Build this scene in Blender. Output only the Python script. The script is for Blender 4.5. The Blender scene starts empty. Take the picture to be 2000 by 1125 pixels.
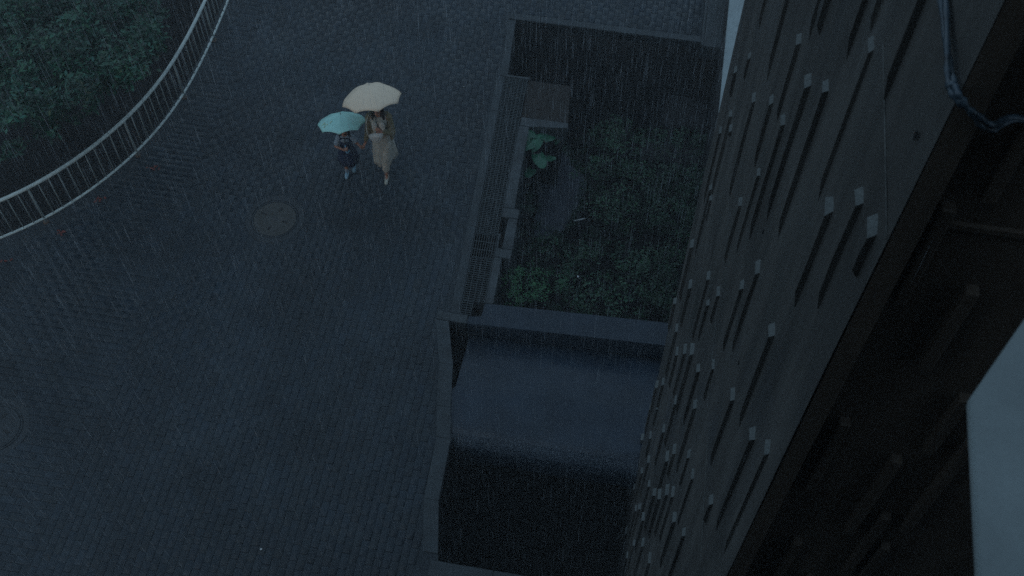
import bpy, bmesh, math, random
import numpy as np
from mathutils import Vector, Matrix, Euler

random.seed(11)
rng = np.random.default_rng(11)
scene = bpy.context.scene
COL = scene.collection

# ------------------------------------------------------------------ camera
H = 14.6
cam_d = bpy.data.cameras.new("camera")
cam_d.sensor_width = 36.0
cam_d.lens = 39.6
cam_d.clip_start = 0.05
cam_d.clip_end = 400.0
cam_d.dof.use_dof = True
cam_d.dof.focus_distance = 18.0
cam_d.dof.aperture_fstop = 8.0
cam = bpy.data.objects.new("camera", cam_d)
COL.objects.link(cam)
cam.matrix_world = (Matrix.Translation((0, 0, H)) @ Matrix.Rotation(math.atan(1467.5 / 2200.0), 4, 'X')
                    @ Matrix.Rotation(0.01022, 4, 'Z'))
scene.camera = cam

# ------------------------------------------------------------------ sky, sun, exposure (rainy dusk)
SUN_EL, SUN_AZ = math.radians(12), math.radians(200)
world = bpy.data.worlds.new("World")
scene.world = world
world.use_nodes = True
wn = world.node_tree
for n in list(wn.nodes):
    wn.nodes.remove(n)
w_out = wn.nodes.new('ShaderNodeOutputWorld')
w_bg = wn.nodes.new('ShaderNodeBackground')
w_sky = wn.nodes.new('ShaderNodeTexSky')
w_sky.sky_type = 'NISHITA'
w_sky.sun_disc = False
w_sky.sun_elevation = SUN_EL
w_sky.sun_rotation = SUN_AZ
w_sky.air_density = 1.2
w_sky.dust_density = 0.6
w_mix = wn.nodes.new('ShaderNodeMix')
w_mix.data_type = 'RGBA'
w_mix.inputs[0].default_value = 0.75          # rain cloud veil over the sky
w_mix.inputs[7].default_value = (2.85, 4.15, 5.6, 1)
wn.links.new(w_sky.outputs[0], w_mix.inputs[6])
wn.links.new(w_mix.outputs[2], w_bg.inputs[0])
w_bg.inputs[1].default_value = 0.088
wn.links.new(w_bg.outputs[0], w_out.inputs[0])

sun_d = bpy.data.lights.new("sun", 'SUN')
sun_d.energy = 0.08
sun_d.angle = math.radians(40)
sun_d.color = (0.8, 0.93, 1.0)
sun = bpy.data.objects.new("sun", sun_d)
COL.objects.link(sun)
sun.location = (-6, 12, 30)
sun.rotation_euler = (math.radians(12), math.radians(-20), 0)

scene.view_settings.view_transform = 'Standard'
scene.view_settings.look = 'None'
scene.view_settings.exposure = 0.0
scene.view_settings.gamma = 1.0
scene.view_settings.use_curve_mapping = False
scene.render.engine = 'CYCLES'
scene.cycles.use_denoising = False
scene.cycles.max_bounces = 6
scene.cycles.volume_bounces = 0
scene.cycles.transparent_max_bounces = 12

# ------------------------------------------------------------------ helpers
PSI = math.radians(9.3)                      # the building's axes: u away from the wall, v along it
EU = Vector((math.cos(PSI), -math.sin(PSI), 0))
EV = Vector((math.sin(PSI), math.cos(PSI), 0))
def P(u, v, z=0.0):
    return EU * u + EV * v + Vector((0, 0, z))
def UV(p):
    return p[0] * EU.x + p[1] * EU.y, p[0] * EV.x + p[1] * EV.y

def mat(name, color, rough=0.6, spec=0.5, metal=0.0, noise=None, bump=None, attr=None, rough_var=None,
        alpha=None, dark=0.7, trans=0.0, coat=0.0, stretch=None, blot=None, objvar=0.0):
    """procedural material: base colour broken up by noise, fine bump and wet/dry roughness"""
    m = bpy.data.materials.new(name)
    m.use_nodes = True
    nt = m.node_tree
    b = nt.nodes['Principled BSDF']
    L = nt.links.new
    b.inputs['Roughness'].default_value = rough
    b.inputs['Specular IOR Level'].default_value = spec
    b.inputs['Metallic'].default_value = metal
    geo = nt.nodes.new('ShaderNodeNewGeometry')
    pos = geo.outputs['Position']
    if stretch:
        mp = nt.nodes.new('ShaderNodeMapping')
        mp.inputs['Scale'].default_value = stretch
        L(pos, mp.inputs[0])
        pos_s = mp.outputs[0]
    else:
        pos_s = pos
    rgb = nt.nodes.new('ShaderNodeRGB')
    rgb.outputs[0].default_value = (*color, 1)
    cur = rgb.outputs[0]
    def mul(a, fac_socket, lo, hi):
        mr = nt.nodes.new('ShaderNodeMapRange')
        mr.inputs['From Min'].default_value = 0.3
        mr.inputs['From Max'].default_value = 0.7
        mr.inputs['To Min'].default_value = lo
        mr.inputs['To Max'].default_value = hi
        L(fac_socket, mr.inputs['Value'])
        vm = nt.nodes.new('ShaderNodeVectorMath')
        vm.operation = 'SCALE'
        L(a, vm.inputs[0])
        L(mr.outputs[0], vm.inputs['Scale'])
        return vm.outputs[0]
    if noise:
        for sc, lo, hi in noise:
            n = nt.nodes.new('ShaderNodeTexNoise')
            n.inputs['Scale'].default_value = sc
            n.inputs['Detail'].default_value = 5
            L(pos_s, n.inputs['Vector'])
            cur = mul(cur, n.outputs['Fac'], lo, hi)
    if blot:
        for sc, lo, hi in blot:
            n = nt.nodes.new('ShaderNodeTexNoise')
            n.inputs['Scale'].default_value = sc
            n.inputs['Detail'].default_value = 3
            n.inputs['Distortion'].default_value = 0.6
            L(pos, n.inputs['Vector'])
            cur = mul(cur, n.outputs['Fac'], lo, hi)
    if attr:
        at = nt.nodes.new('ShaderNodeAttribute')
        at.attribute_name = attr
        vm = nt.nodes.new('ShaderNodeVectorMath')
        vm.operation = 'MULTIPLY'
        L(cur, vm.inputs[0])
        L(at.outputs['Color'], vm.inputs[1])
        cur = vm.outputs[0]
    if objvar:
        oi = nt.nodes.new('ShaderNodeObjectInfo')
        mr = nt.nodes.new('ShaderNodeMapRange')
        mr.inputs['To Min'].default_value = 1 - objvar
        mr.inputs['To Max'].default_value = 1 + objvar
        L(oi.outputs['Random'], mr.inputs['Value'])
        vm = nt.nodes.new('ShaderNodeVectorMath')
        vm.operation = 'SCALE'
        L(cur, vm.inputs[0])
        L(mr.outputs[0], vm.inputs['Scale'])
        cur = vm.outputs[0]
    L(cur, b.inputs['Base Color'])
    if rough_var:
        sc, lo, hi = rough_var
        n = nt.nodes.new('ShaderNodeTexNoise')
        n.inputs['Scale'].default_value = sc
        n.inputs['Detail'].default_value = 6
        L(pos, n.inputs['Vector'])
        mr = nt.nodes.new('ShaderNodeMapRange')
        mr.inputs['From Min'].default_value = 0.35
        mr.inputs['From Max'].default_value = 0.65
        mr.inputs['To Min'].default_value = lo
        mr.inputs['To Max'].default_value = hi
        L(n.outputs['Fac'], mr.inputs['Value'])
        L(mr.outputs[0], b.inputs['Roughness'])
    if bump:
        sc, st, dist = bump
        n = nt.nodes.new('ShaderNodeTexNoise')
        n.inputs['Scale'].default_value = sc
        n.inputs['Detail'].default_value = 5
        L(pos_s, n.inputs['Vector'])
        bp = nt.nodes.new('ShaderNodeBump')
        bp.inputs['Strength'].default_value = st
        bp.inputs['Distance'].default_value = dist
        L(n.outputs['Fac'], bp.inputs['Height'])
        L(bp.outputs[0], b.inputs['Normal'])
    if alpha is not None:
        b.inputs['Alpha'].default_value = alpha
    if trans:
        b.inputs['Transmission Weight'].default_value = trans
    if coat:
        b.inputs['Coat Weight'].default_value = coat
        b.inputs['Coat Roughness'].default_value = 0.1
    return m

def link(o, parent=None):
    COL.objects.link(o)
    if parent is not None:
        o.parent = parent
    return o
def meta(o, label=None, cat=None, group=None, kind=None):
    if label: o['label'] = label
    if cat: o['category'] = cat
    if group: o['group'] = group
    if kind: o['kind'] = kind
    return o
def empty(name, loc=(0, 0, 0), **k):
    o = bpy.data.objects.new(name, None)
    o.location = loc
    o.empty_display_size = 0.1
    link(o)
    return meta(o, **k)
def obj(name, me, m=None, parent=None, world_geo=True, **k):
    """links a mesh; geometry is written in world space, so a parent's location is taken off"""
    o = bpy.data.objects.new(name, me)
    if m is not None and not me.materials:
        for x in (m if isinstance(m, (list, tuple)) else [m]):
            me.materials.append(x)
    link(o, parent)
    if parent is not None and world_geo:
        inv = Matrix.Identity(4)
        q = parent
        t = Vector((0, 0, 0))
        while q is not None:
            t += q.location
            q = q.parent
        o.location = -t
    return meta(o, **k)
def from_bm(bm, name, smooth=False):
    me = bpy.data.meshes.new(name)
    bmesh.ops.recalc_face_normals(bm, faces=bm.faces)
    bm.to_mesh(me)
    bm.free()
    if smooth:
        me.polygons.foreach_set('use_smooth', [True] * len(me.polygons))
    return me
def prism(bm, pts, z0, z1, mi=0):
    """closed prism over a uv polygon"""
    a = [bm.verts.new(P(u, v, z0)) for u, v in pts]
    b = [bm.verts.new(P(u, v, z1)) for u, v in pts]
    fs = [bm.faces.new(b), bm.faces.new(a[::-1])]
    for i in range(len(pts)):
        j = (i + 1) % len(pts)
        fs.append(bm.faces.new((a[i], a[j], b[j], b[i])))
    for f in fs: f.material_index = mi
    return fs
def box(bm, u0, u1, v0, v1, z0, z1, mi=0):
    return prism(bm, [(u0, v0), (u1, v0), (u1, v1), (u0, v1)], z0, z1, mi)
def mbox(name, u0, u1, v0, v1, z0, z1, m, parent=None, bevel=0.0, **k):
    bm = bmesh.new()
    box(bm, u0, u1, v0, v1, z0, z1)
    if bevel:
        bmesh.ops.bevel(bm, geom=bm.edges[:], offset=bevel, segments=2, affect='EDGES')
    return obj(name, from_bm(bm, name), m, parent, **k)
def tube(bm, pts, r, seg=8, close=True):
    pts = [Vector(p) for p in pts]
    n = len(pts)
    rr = r if isinstance(r, (list, tuple)) else [r] * n
    rings = []
    ref = None
    for i, p in enumerate(pts):
        d = (pts[min(i + 1, n - 1)] - pts[max(i - 1, 0)]).normalized()
        if ref is None:
            ref = d.orthogonal().normalized()
        ref = (ref - d * ref.dot(d)).normalized()
        s = d.cross(ref)
        rings.append([bm.verts.new(p + (ref * math.cos(6.28318 * k / seg) + s * math.sin(6.28318 * k / seg)) * rr[i])
                      for k in range(seg)])
    for a, b in zip(rings, rings[1:]):
        for k in range(seg):
            bm.faces.new((a[k], a[(k + 1) % seg], b[(k + 1) % seg], b[k]))
    if close:
        bm.faces.new(rings[0][::-1]); bm.faces.new(rings[-1])
def tube_obj(name, pts, r, m, parent=None, seg=8, **k):
    bm = bmesh.new()
    tube(bm, pts, r, seg)
    return obj(name, from_bm(bm, name, True), m, parent, **k)
def spline(pts, n=8):
    """Catmull-Rom through the points"""
    pts = [Vector(p) for p in pts]
    q = [pts[0] * 2 - pts[1]] + pts + [pts[-1] * 2 - pts[-2]]
    out = []
    for i in range(1, len(q) - 2):
        for k in range(n):
            t = k / n
            a, b, c, d = q[i - 1], q[i], q[i + 1], q[i + 2]
            out.append(0.5 * ((2 * b) + (c - a) * t + (2 * a - 5 * b + 4 * c - d) * t * t + (3 * b - a - 3 * c + d) * t ** 3))
    out.append(pts[-1])
    return out
def pydata(name, V, F, cols=None, smooth=False):
    me = bpy.data.meshes.new(name)
    me.from_pydata([tuple(v) for v in V], [], [tuple(f) for f in F])
    if cols is not None:
        ca = me.color_attributes.new('tone', 'FLOAT_COLOR', 'POINT')
        ca.data.foreach_set('color', np.asarray(cols, dtype=np.float32).ravel())
    if smooth:
        me.polygons.foreach_set('use_smooth', [True] * len(me.polygons))
    return me
def fast_mesh(name, V, quads, cols=None):
    V = np.asarray(V, dtype=np.float32); quads = np.asarray(quads, dtype=np.int32)
    k = quads.shape[1]
    me = bpy.data.meshes.new(name)
    me.vertices.add(len(V)); me.vertices.foreach_set('co', V.ravel())
    me.loops.add(quads.size); me.loops.foreach_set('vertex_index', quads.ravel())
    me.polygons.add(len(quads))
    me.polygons.foreach_set('loop_start', np.arange(0, quads.size, k, dtype=np.int32))
    me.polygons.foreach_set('loop_total', np.full(len(quads), k, dtype=np.int32))
    me.update(calc_edges=True)
    if cols is not None:
        ca = me.color_attributes.new('tone', 'FLOAT_COLOR', 'POINT')
        ca.data.foreach_set('color', np.asarray(cols, dtype=np.float32).ravel())
    return me

RIBS = [(5.879, 8.989, 8.76), (5.096, 9.381, 8.381), (4.38, 10.116, 9.566), (3.872, 10.501, 9.554), (3.567, 11.084, 10.124), (3.188, 11.429, 10.462), (2.751, 12.078, 11.305), (3.073, 12.4, 11.705), (2.442, 12.842, 12.152), (3.897, 11.737, 11.015), (4.839, 11.022, 9.816), (4.082, 10.835, 10.274), (5.794, 9.956, 9.327), (4.13, 9.802, 9.041), (4.455, 9.117, 8.472), (2.517, 11.533, 10.931), (2.246, 11.93, 11.335), (2.023, 12.065, 11.85), (3.341, 9.995, 9.171), (3.613, 9.445, 8.762), (4.305, 8.33, 7.971), (4.981, 7.551, 6.621), (4.647, 7.689, 7.169), (5.961, 5.985, 5.253), (7.042, 4.061, 3.444), (6.21, 4.819, 3.801), (2.652, 10.499, 9.628), (5.73, 5.154, 4.482), (5.191, 6.089, 5.233), (4.738, 6.834, 5.764), (4.241, 7.417, 6.556), (3.726, 8.356, 7.922), (4.882, 5.709, 4.809), (3.928, 7.436, 6.332), (2.934, 9.394, 8.586), (5.225, 4.471, 3.6), (7.322, 0.062, -0.938), (6.238, 2.293, 1.749), (4.512, 5.32, 4.562), (4.247, 6.02, 5.53), (3.595, 7.319, 6.782), (5.849, 2.438, 1.438), (6.272, 1.229, 0.229), (5.235, 3.135, 2.135), (3.261, 7.695, 6.853), (4.694, 4.125, 3.125), (4.33, 4.875, 3.875), (4.012, 5.709, 4.709), (3.721, 6.334, 5.334), (6.726, -0.315, -1.315), (7.411, -2.023, -3.023), (5.554, 1.734, 0.734), (5.922, 0.811, -0.189), (5.002, 2.722, 1.722), (3.361, 6.686, 5.686), (2.943, 7.467, 6.467), (2.6, 8.804, 8.534), (7.562, -4.359, -5.359), (6.706, -2.198, -3.198), (6.416, -1.212, -2.212), (5.208, 1.421, 0.421), (4.536, 3.147, 2.147), (5.585, -0.01, -1.01), (3.848, 4.502, 3.502), (2.341, 10.126, 9.048), (2.076, 10.541, 9.423), (7.038, 1.539, 0.779), (6.248, 3.045, 2.599), (6.903, 2.365, 1.641), (6.272, 3.575, 2.761), (6.53, 8.2, 7.916), (6.133, 8.11, 7.11), (5.884, 8.227, 8.151), (6.625, 7.381, 6.381), (6.291, 7.028, 6.028), (6.054, 7.169, 6.874), (6.658, 5.677, 4.677), (7.65, 8.487, 8.269), (3.717, 11.581, 11.228), (2.871, 12.462, 12.02), (5.065, 10.448, 10.258)]
TREE = [(-7.78, 12.87, 2.42, 0.24), (-7.42, 12.87, 2.53, 0.25), (-7.18, 13.01, 2.3, 0.28), (-6.48, 12.49, 2.89, 0.33), (-6.11, 12.39, 2.79, 0.25), (-5.84, 12.73, 2.63, 0.26), (-5.65, 13.01, 2.37, 0.24), (-5.6, 12.53, 2.4, 0.35), (-5.5, 11.7, 2.83, 0.33), (-5.57, 11.52, 2.81, 0.25), (-5.89, 12.35, 2.47, 0.31), (-6.0, 11.99, 2.76, 0.34), (-5.81, 11.58, 2.87, 0.24), (-6.19, 11.87, 2.67, 0.32), (-6.22, 11.58, 2.6, 0.25), (-6.51, 12.17, 2.58, 0.24), (-6.58, 11.94, 2.9, 0.34), (-6.54, 11.7, 2.63, 0.27), (-6.16, 11.21, 2.89, 0.3), (-6.85, 12.08, 2.87, 0.34), (-7.2, 12.24, 2.61, 0.28), (-7.42, 12.12, 2.67, 0.28), (-7.6, 11.95, 2.36, 0.27), (-7.03, 11.56, 2.82, 0.23), (-7.07, 12.2, 2.28, 0.31), (-6.8, 11.62, 2.45, 0.3), (-6.59, 11.19, 2.58, 0.27), (-6.66, 10.94, 2.95, 0.25), (-6.68, 11.08, 2.54, 0.25), (-6.97, 11.28, 2.69, 0.26), (-7.32, 11.36, 2.5, 0.33), (-7.37, 11.08, 2.47, 0.3), (-6.91, 10.71, 2.88, 0.24), (-5.63, 12.75, 2.29, 0.26), (-5.58, 12.4, 2.79, 0.31), (-6.58, 12.78, 2.42, 0.27), (-6.2, 13.16, 2.37, 0.29), (-7.03, 13.37, 2.28, 0.32), (-7.4, 12.82, 2.88, 0.35), (-5.86, 13.02, 2.76, 0.35), (-5.73, 13.46, 2.26, 0.26), (-6.32, 12.84, 2.93, 0.33), (-7.25, 13.31, 2.54, 0.35), (-7.86, 13.14, 2.68, 0.34)]
SPR= [(-6.9, 11.18, 1.86, 0.12), (-6.56, 11.36, 1.96, 0.11), (-6.96, 11.19, 1.92, 0.17)]
GA= [(1.53, 14.01, -1.12, 0.23), (1.85, 14.32, -1.32, 0.25), (2.06, 13.79, -0.8, 0.27), (2.34, 13.92, -1.15, 0.24), (1.89, 13.36, -0.66, 0.28), (2.23, 13.66, -1.2, 0.23), (1.68, 13.8, -1.31, 0.25)]
GE= [(1.54, 13.09, -0.98, 0.25), (1.96, 13.35, -1.42, 0.29), (2.31, 13.11, -1.28, 0.36), (1.74, 12.82, -1.36, 0.3), (2.05, 12.34, -0.91, 0.28), (1.57, 11.99, -0.76, 0.29), (1.94, 12.17, -1.28, 0.28), (1.39, 13.16, -1.42, 0.28)]
GB= [(2.79, 13.74, -1.08, 0.35), (3.09, 13.45, -0.67, 0.29), (3.53, 13.88, -1.23, 0.26), (2.95, 13.31, -1.08, 0.25), (3.31, 13.21, -1.09, 0.34), (2.75, 12.95, -1.15, 0.23), (2.99, 12.33, -0.6, 0.3), (3.25, 12.36, -0.56, 0.28), (2.62, 12.01, -0.62, 0.31), (2.98, 11.96, -0.7, 0.33), (2.55, 11.78, -0.9, 0.24), (2.93, 11.82, -1.1, 0.34), (2.48, 12.57, -0.62, 0.35)]
GF= [(2.53, 11.21, -1.01, 0.29), (2.72, 10.87, -0.69, 0.29), (2.28, 10.55, -0.68, 0.28), (2.58, 10.48, -0.79, 0.3), (2.47, 10.3, -1.06, 0.33), (2.15, 10.79, -0.58, 0.22), (2.64, 9.88, -0.57, 0.33), (2.18, 10.16, -0.78, 0.22)]
GD= [(1.03, 11.02, -0.92, 0.22), (1.38, 11.09, -0.87, 0.28), (1.79, 11.55, -1.51, 0.22), (2.04, 10.95, -1.11, 0.27), (1.11, 10.62, -1.03, 0.32), (1.49, 10.93, -1.4, 0.2), (1.78, 10.44, -0.9, 0.2), (1.02, 10.2, -0.94, 0.22), (1.36, 10.18, -0.98, 0.3), (1.69, 10.11, -0.94, 0.27), (0.69, 11.23, -0.93, 0.23), (2.04, 10.2, -1.08, 0.24)]
GC= [(-0.0, 10.14, -0.28, 0.22), (0.25, 10.45, -0.57, 0.2), (0.51, 10.62, -0.88, 0.15), (0.7, 10.19, -0.48, 0.19), (0.0, 9.86, -0.29, 0.2), (0.25, 10.25, -0.8, 0.18), (0.49, 9.86, -0.36, 0.2), (-0.13, 10.36, -0.89, 0.23), (0.37, 10.08, -0.32, 0.16), (0.08, 9.82, -0.52, 0.18)]
GG= [(0.03, 12.81, -1.1, 0.18), (0.17, 12.89, -1.49, 0.19), (0.09, 12.14, -0.97, 0.16), (0.31, 12.66, -1.57, 0.21), (0.43, 11.35, -1.03, 0.2), (0.17, 11.64, -1.35, 0.23), (0.26, 11.14, -1.11, 0.16), (-0.01, 11.3, -1.03, 0.17)]
RAIN_N = 36000
HAZE = 0.0045
# ------------------------------------------------------------------ materials
M = {}
M['mortar'] = mat('joint_sand', (0.024, 0.034, 0.042), 0.7, noise=[(30, .7, 1.2)])
M['paver'] = mat('wet_concrete_paver', (0.0265, 0.040, 0.052), 0.5, spec=.38, noise=[(60, .8, 1.15), (7, .85, 1.12)],
                 blot=[(0.42, .58, 1.18), (1.3, .80, 1.12)], bump=(140, .35, .004), attr='tone', rough_var=(.8, .22, .62))
M['kerb'] = mat('granite_kerb', (0.034, 0.046, 0.053), 0.55, noise=[(45, .8, 1.2), (3, .62, 1.2)], bump=(90, .3, .004),
                rough_var=(2, .3, .6), objvar=.08)
M['pale_conc'] = mat('wet_pale_concrete', (0.050, 0.062, 0.068), 0.5, noise=[(25, .75, 1.2), (3.2, .58, 1.28)], bump=(60, .3, .004),
                     rough_var=(1.5, .3, .65))
M['brown_conc'] = mat('brown_stained_concrete', (0.026, 0.022, 0.019), 0.7, spec=.3, noise=[(20, .75, 1.25), (3, .8, 1.2)], bump=(60, .3, .004))
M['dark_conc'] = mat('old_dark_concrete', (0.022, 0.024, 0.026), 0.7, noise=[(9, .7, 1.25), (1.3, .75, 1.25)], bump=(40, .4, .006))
M['slab'] = mat('smooth_wet_screed', (0.021, 0.036, 0.056), 0.4, spec=.42, noise=[(70, .85, 1.12), (1.2, .72, 1.2), (5, .86, 1.1)], bump=(150, .25, .003),
                rough_var=(1.5, .25, .5))
M['wall'] = mat('board_marked_concrete', (0.090, 0.090, 0.084), 0.65, noise=[(6, .68, 1.25), (1.7, .78, 1.18), (34, .9, 1.1)],
                blot=[(0.8, .82, 1.15)], bump=(30, .35, .004), stretch=(1, 1, .13), rough_var=(1.5, .35, .7))
M['rib'] = M['wall']
M['chip'] = mat('broken_aggregate', (0.13, 0.15, 0.15), 0.7, noise=[(120, .7, 1.25)], bump=(200, .6, .004))
M['near_wall'] = mat('stained_concrete', (0.105, 0.084, 0.064), 0.75, noise=[(6, .75, 1.25), (40, .9, 1.1)], bump=(30, .35, .004),
                     stretch=(1, 1, .25))
M['white_wall'] = mat('white_painted_render', (0.35, 0.42, 0.43), 0.6, noise=[(12, .93, 1.05), (90, .96, 1.03)], blot=[(2.5, .84, 1.06), (9, .93, 1.04)], bump=(120, .2, .002))
M['steel'] = mat('galvanised_grating', (0.07, 0.085, 0.09), 0.4, metal=0.3, noise=[(40, .75, 1.2)])
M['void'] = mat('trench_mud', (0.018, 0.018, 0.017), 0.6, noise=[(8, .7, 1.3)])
M['rail'] = mat('white_railing_paint', (0.72, 0.82, 0.78), 0.35, noise=[(14, .75, 1.12), (80, .9, 1.1)])
M['baluster'] = mat('weathered_grey_paint', (0.27, 0.33, 0.33), 0.4, noise=[(18, .7, 1.2)])
M['rust'] = mat('rusty_steel', (0.12, 0.075, 0.05), 0.6, noise=[(30, .6, 1.3)])
M['iron'] = mat('cast_iron', (0.060, 0.061, 0.056), 0.45, metal=0.15, noise=[(30, .75, 1.2), (6, .85, 1.15)], bump=(70, .5, .004))
M['hole_dark'] = mat('painted_hole_dark', (0.008, 0.008, 0.008), 0.5, noise=[(30, .75, 1.2)])  # near black painted for the shade inside slots and tie holes
M['soil'] = mat('wet_soil', (0.010, 0.010, 0.010), 0.9, spec=.08, noise=[(12, .6, 1.4), (2, .7, 1.3)], bump=(20, .6, .02))
M['leaf_tree'] = mat('tree_leaf', (0.026, 0.098, 0.058), 0.4, attr='tone', trans=0)
M['leaf_bush'] = mat('bush_leaf', (0.050, 0.135, 0.070), 0.45, attr='tone')
M['leaf_bright'] = mat('young_bush_leaf', (0.050, 0.180, 0.072), 0.45, attr='tone')
M['big_leaf'] = mat('broad_leaf', (0.030, 0.150, 0.085), 0.35, noise=[(10, .8, 1.15)], objvar=.2)
M['bark'] = mat('wet_bark', (0.035, 0.028, 0.022), 0.7, noise=[(20, .6, 1.4)], bump=(30, .8, .01))
M['red'] = mat('red_dead_leaf', (0.22, 0.035, 0.02), 0.5, noise=[(30, .6, 1.3)])
M['umb_cream'] = mat('cream_umbrella_cloth', (0.93, 0.77, 0.58), 0.55, noise=[(14, .95, 1.04)], bump=(25, .25, .004))
M['umb_teal'] = mat('turquoise_umbrella_cloth', (0.45, 0.85, 0.78), 0.45, noise=[(9, .92, 1.06)], bump=(25, .25, .004))
M['umb_print'] = mat('pale_yellow_print', (0.85, 0.88, 0.60), 0.5, noise=[(40, .6, 1.2)])
M['shaft'] = mat('umbrella_steel', (0.25, 0.25, 0.25), 0.3, metal=0.8)
M['handle_wood'] = mat('brown_handle', (0.16, 0.08, 0.04), 0.4, noise=[(20, .8, 1.2)])
M['handle_blue'] = mat('pale_blue_plastic', (0.20, 0.45, 0.62), 0.35)
M['skin'] = mat('skin', (0.42, 0.20, 0.13), 0.5, noise=[(20, .92, 1.06)])
M['hair'] = mat('dark_brown_hair', (0.022, 0.015, 0.012), 0.45, noise=[(60, .6, 1.4)], stretch=(1, 1, .1), bump=(80, .5, .004))
M['olive'] = mat('olive_cardigan_knit', (0.20, 0.175, 0.105), 0.85, noise=[(25, .8, 1.15)], bump=(90, .6, .004))
M['cream_cloth'] = mat('cream_dress_cloth', (0.48, 0.45, 0.38), 0.75, noise=[(9, .85, 1.12)], bump=(18, .4, .01))
M['white_cloth'] = mat('white_blouse', (0.62, 0.60, 0.54), 0.7, noise=[(12, .9, 1.06)])
M['navy'] = mat('navy_dress_cloth', (0.012, 0.022, 0.060), 0.75, noise=[(14, .75, 1.25)], bump=(18, .4, .01))
M['bib'] = mat('pale_blue_collar', (0.30, 0.38, 0.45), 0.7, noise=[(20, .9, 1.1)])
M['bag'] = mat('white_leather_bag', (0.58, 0.58, 0.54), 0.5, noise=[(15, .93, 1.05)])
M['shoe_blue'] = mat('pale_blue_shoe', (0.26, 0.45, 0.56), 0.4)
M['shoe_cream'] = mat('cream_shoe', (0.50, 0.50, 0.42), 0.4)
M['eye'] = mat('dark_eye', (0.01, 0.01, 0.01), 0.2)
M['paper'] = mat('white_litter', (0.6, 0.65, 0.65), 0.5)
M['cable'] = mat('blue_grey_sheath', (0.055, 0.085, 0.11), 0.35, noise=[(22, .45, 1.35)], bump=(40, .5, .004))

# ------------------------------------------------------------------ the plaza
EDGE = [(5.05, -1.78), (5.18, -1.82), (5.93, -1.97), (6.88, -1.99), (7.4, -2.10), (8.12, -2.21), (8.84, -2.42)]
def edge_u(v):
    """u of the plaza's right edge"""
    if v <= EDGE[0][0]: return .69
    if v < 8.84:
        for (v0, u0), (v1, u1) in zip(EDGE, EDGE[1:]):
            if v0 <= v <= v1:
                return u0 + (u1 - u0) * (v - v0) / (v1 - v0)
    if v < 14.05:
        return -2.29 - 0.036 * (v - 9.0)
    if v < 15.5:
        return -2.42 - 0.1 * (v - 14.05) / 1.45
    return 0.9
KERB_W = 0.14
RAIL = [(-13.6, 8.1), (-12.2, 8.75), (-10.8, 9.2), (-9.4, 9.8), (-8.14, 10.51), (-7.83, 10.69), (-7.51, 10.91), (-7.15, 11.25), (-6.82, 11.59), (-6.56, 11.98), (-6.3, 12.32),
        (-6.04, 12.84), (-5.81, 13.36), (-5.65, 14.01), (-5.50, 14.77), (-5.36, 15.72), (-5.20, 17.0), (-5.05, 19.0)]
RAIL_S = spline([(x, y, 0) for x, y in RAIL], 10)
for _ in range(260):                          # fair the curve
    RAIL_S = [RAIL_S[0]] + [(RAIL_S[i - 1] + RAIL_S[i] * 2 + RAIL_S[i + 1]) / 4 for i in range(1, len(RAIL_S) - 1)] + [RAIL_S[-1]]
RX = np.array([[p.x, p.y] for p in RAIL_S])
def beyond_rail(x, y, off=0.16):
    """signed side of the railing line: True on the tree's side"""
    d = np.hypot(RX[:, 0] - x, RX[:, 1] - y)
    i = int(d.argmin())
    i0 = min(max(i, 1), len(RX) - 2)
    t = RX[i0 + 1] - RX[i0 - 1]
    t = t / np.hypot(*t)
    n = np.array([-t[1], t[0]])
    s = (x - RX[i, 0]) * n[0] + (y - RX[i, 1]) * n[1]
    return s > -off
MANHOLES = [P(-5.59, 10.27), P(-8.46, 5.95)]
MH_R = 0.445

plaza = empty('plaza', (0, 0, 0), kind='structure')
plaza['label'] = 'wide paved plaza of wet grey concrete pavers in the rain'
# sand bed under the pavers, one sheet with the right edge of the plaza
bm = bmesh.new()
left = [(-15.0, v) for v in (3.0, 24.0)]
vs = [3.0, 5.049]
poly = [(-15.001, -.44), (.69, -.44), (.69, 5.05), (-1.78, 5.05)] + [(u, v) for v, u in EDGE[1:]]
poly += [(-2.284, 8.841), (-2.29, 9.0), (-2.472, 14.05), (-2.42, 14.06), (-2.52, 15.5), (0.9, 15.5), (0.9, 24)]
_rn = []
for i in range(1, len(RAIL_S) - 1, 3):
    t_ = (RAIL_S[i + 1] - RAIL_S[i - 1]).normalized()
    q_ = RAIL_S[i] + Vector((-t_.y, t_.x, 0)) * .13
    _rn.append(UV(q_))
poly += [(_rn[-1][0], 24)] + _rn[::-1] + [(-15, _rn[0][1])]
prism(bm, poly, -0.16, -0.008)
sand = obj('ground', from_bm(bm, 'ground'), M['mortar'], None, kind='structure')
sand['label'] = 'sand bed showing in the joints between the pavers'

BW, BL, J = 0.1125, 0.225, 0.0038
def in_manhole(x, y):
    return any((x - c.x) ** 2 + (y - c.y) ** 2 < (MH_R + 0.05) ** 2 for c in MANHOLES)
def kerb_w(v):
    return 0.21 if v < 8.3 else KERB_W
bricks = []                                   # (centre x, y, half length dir, tone)
def try_brick(u, v, along_u):
    c = P(u, v)
    if in_manhole(c.x, c.y) or beyond_rail(c.x, c.y): return
    hu, hv = (BL / 2, BW / 2) if along_u else (BW / 2, BL / 2)
    if v > 15.5 + 0.12 and u + hu < 0.9: pass
    elif v > 5.05 - 0.16 and u + hu > edge_u(v) - kerb_w(v): return
    if 15.3 < v < 15.68 and u > -2.75: return
    if v <= 4.94 and u > .62: return
    if 4.8 < v < 5.06 and u > -2.15: return
    bricks.append((u, v, along_u))
SPLIT = -7.15
nu = int((SPLIT + 14.6) / BL) + 1
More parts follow.
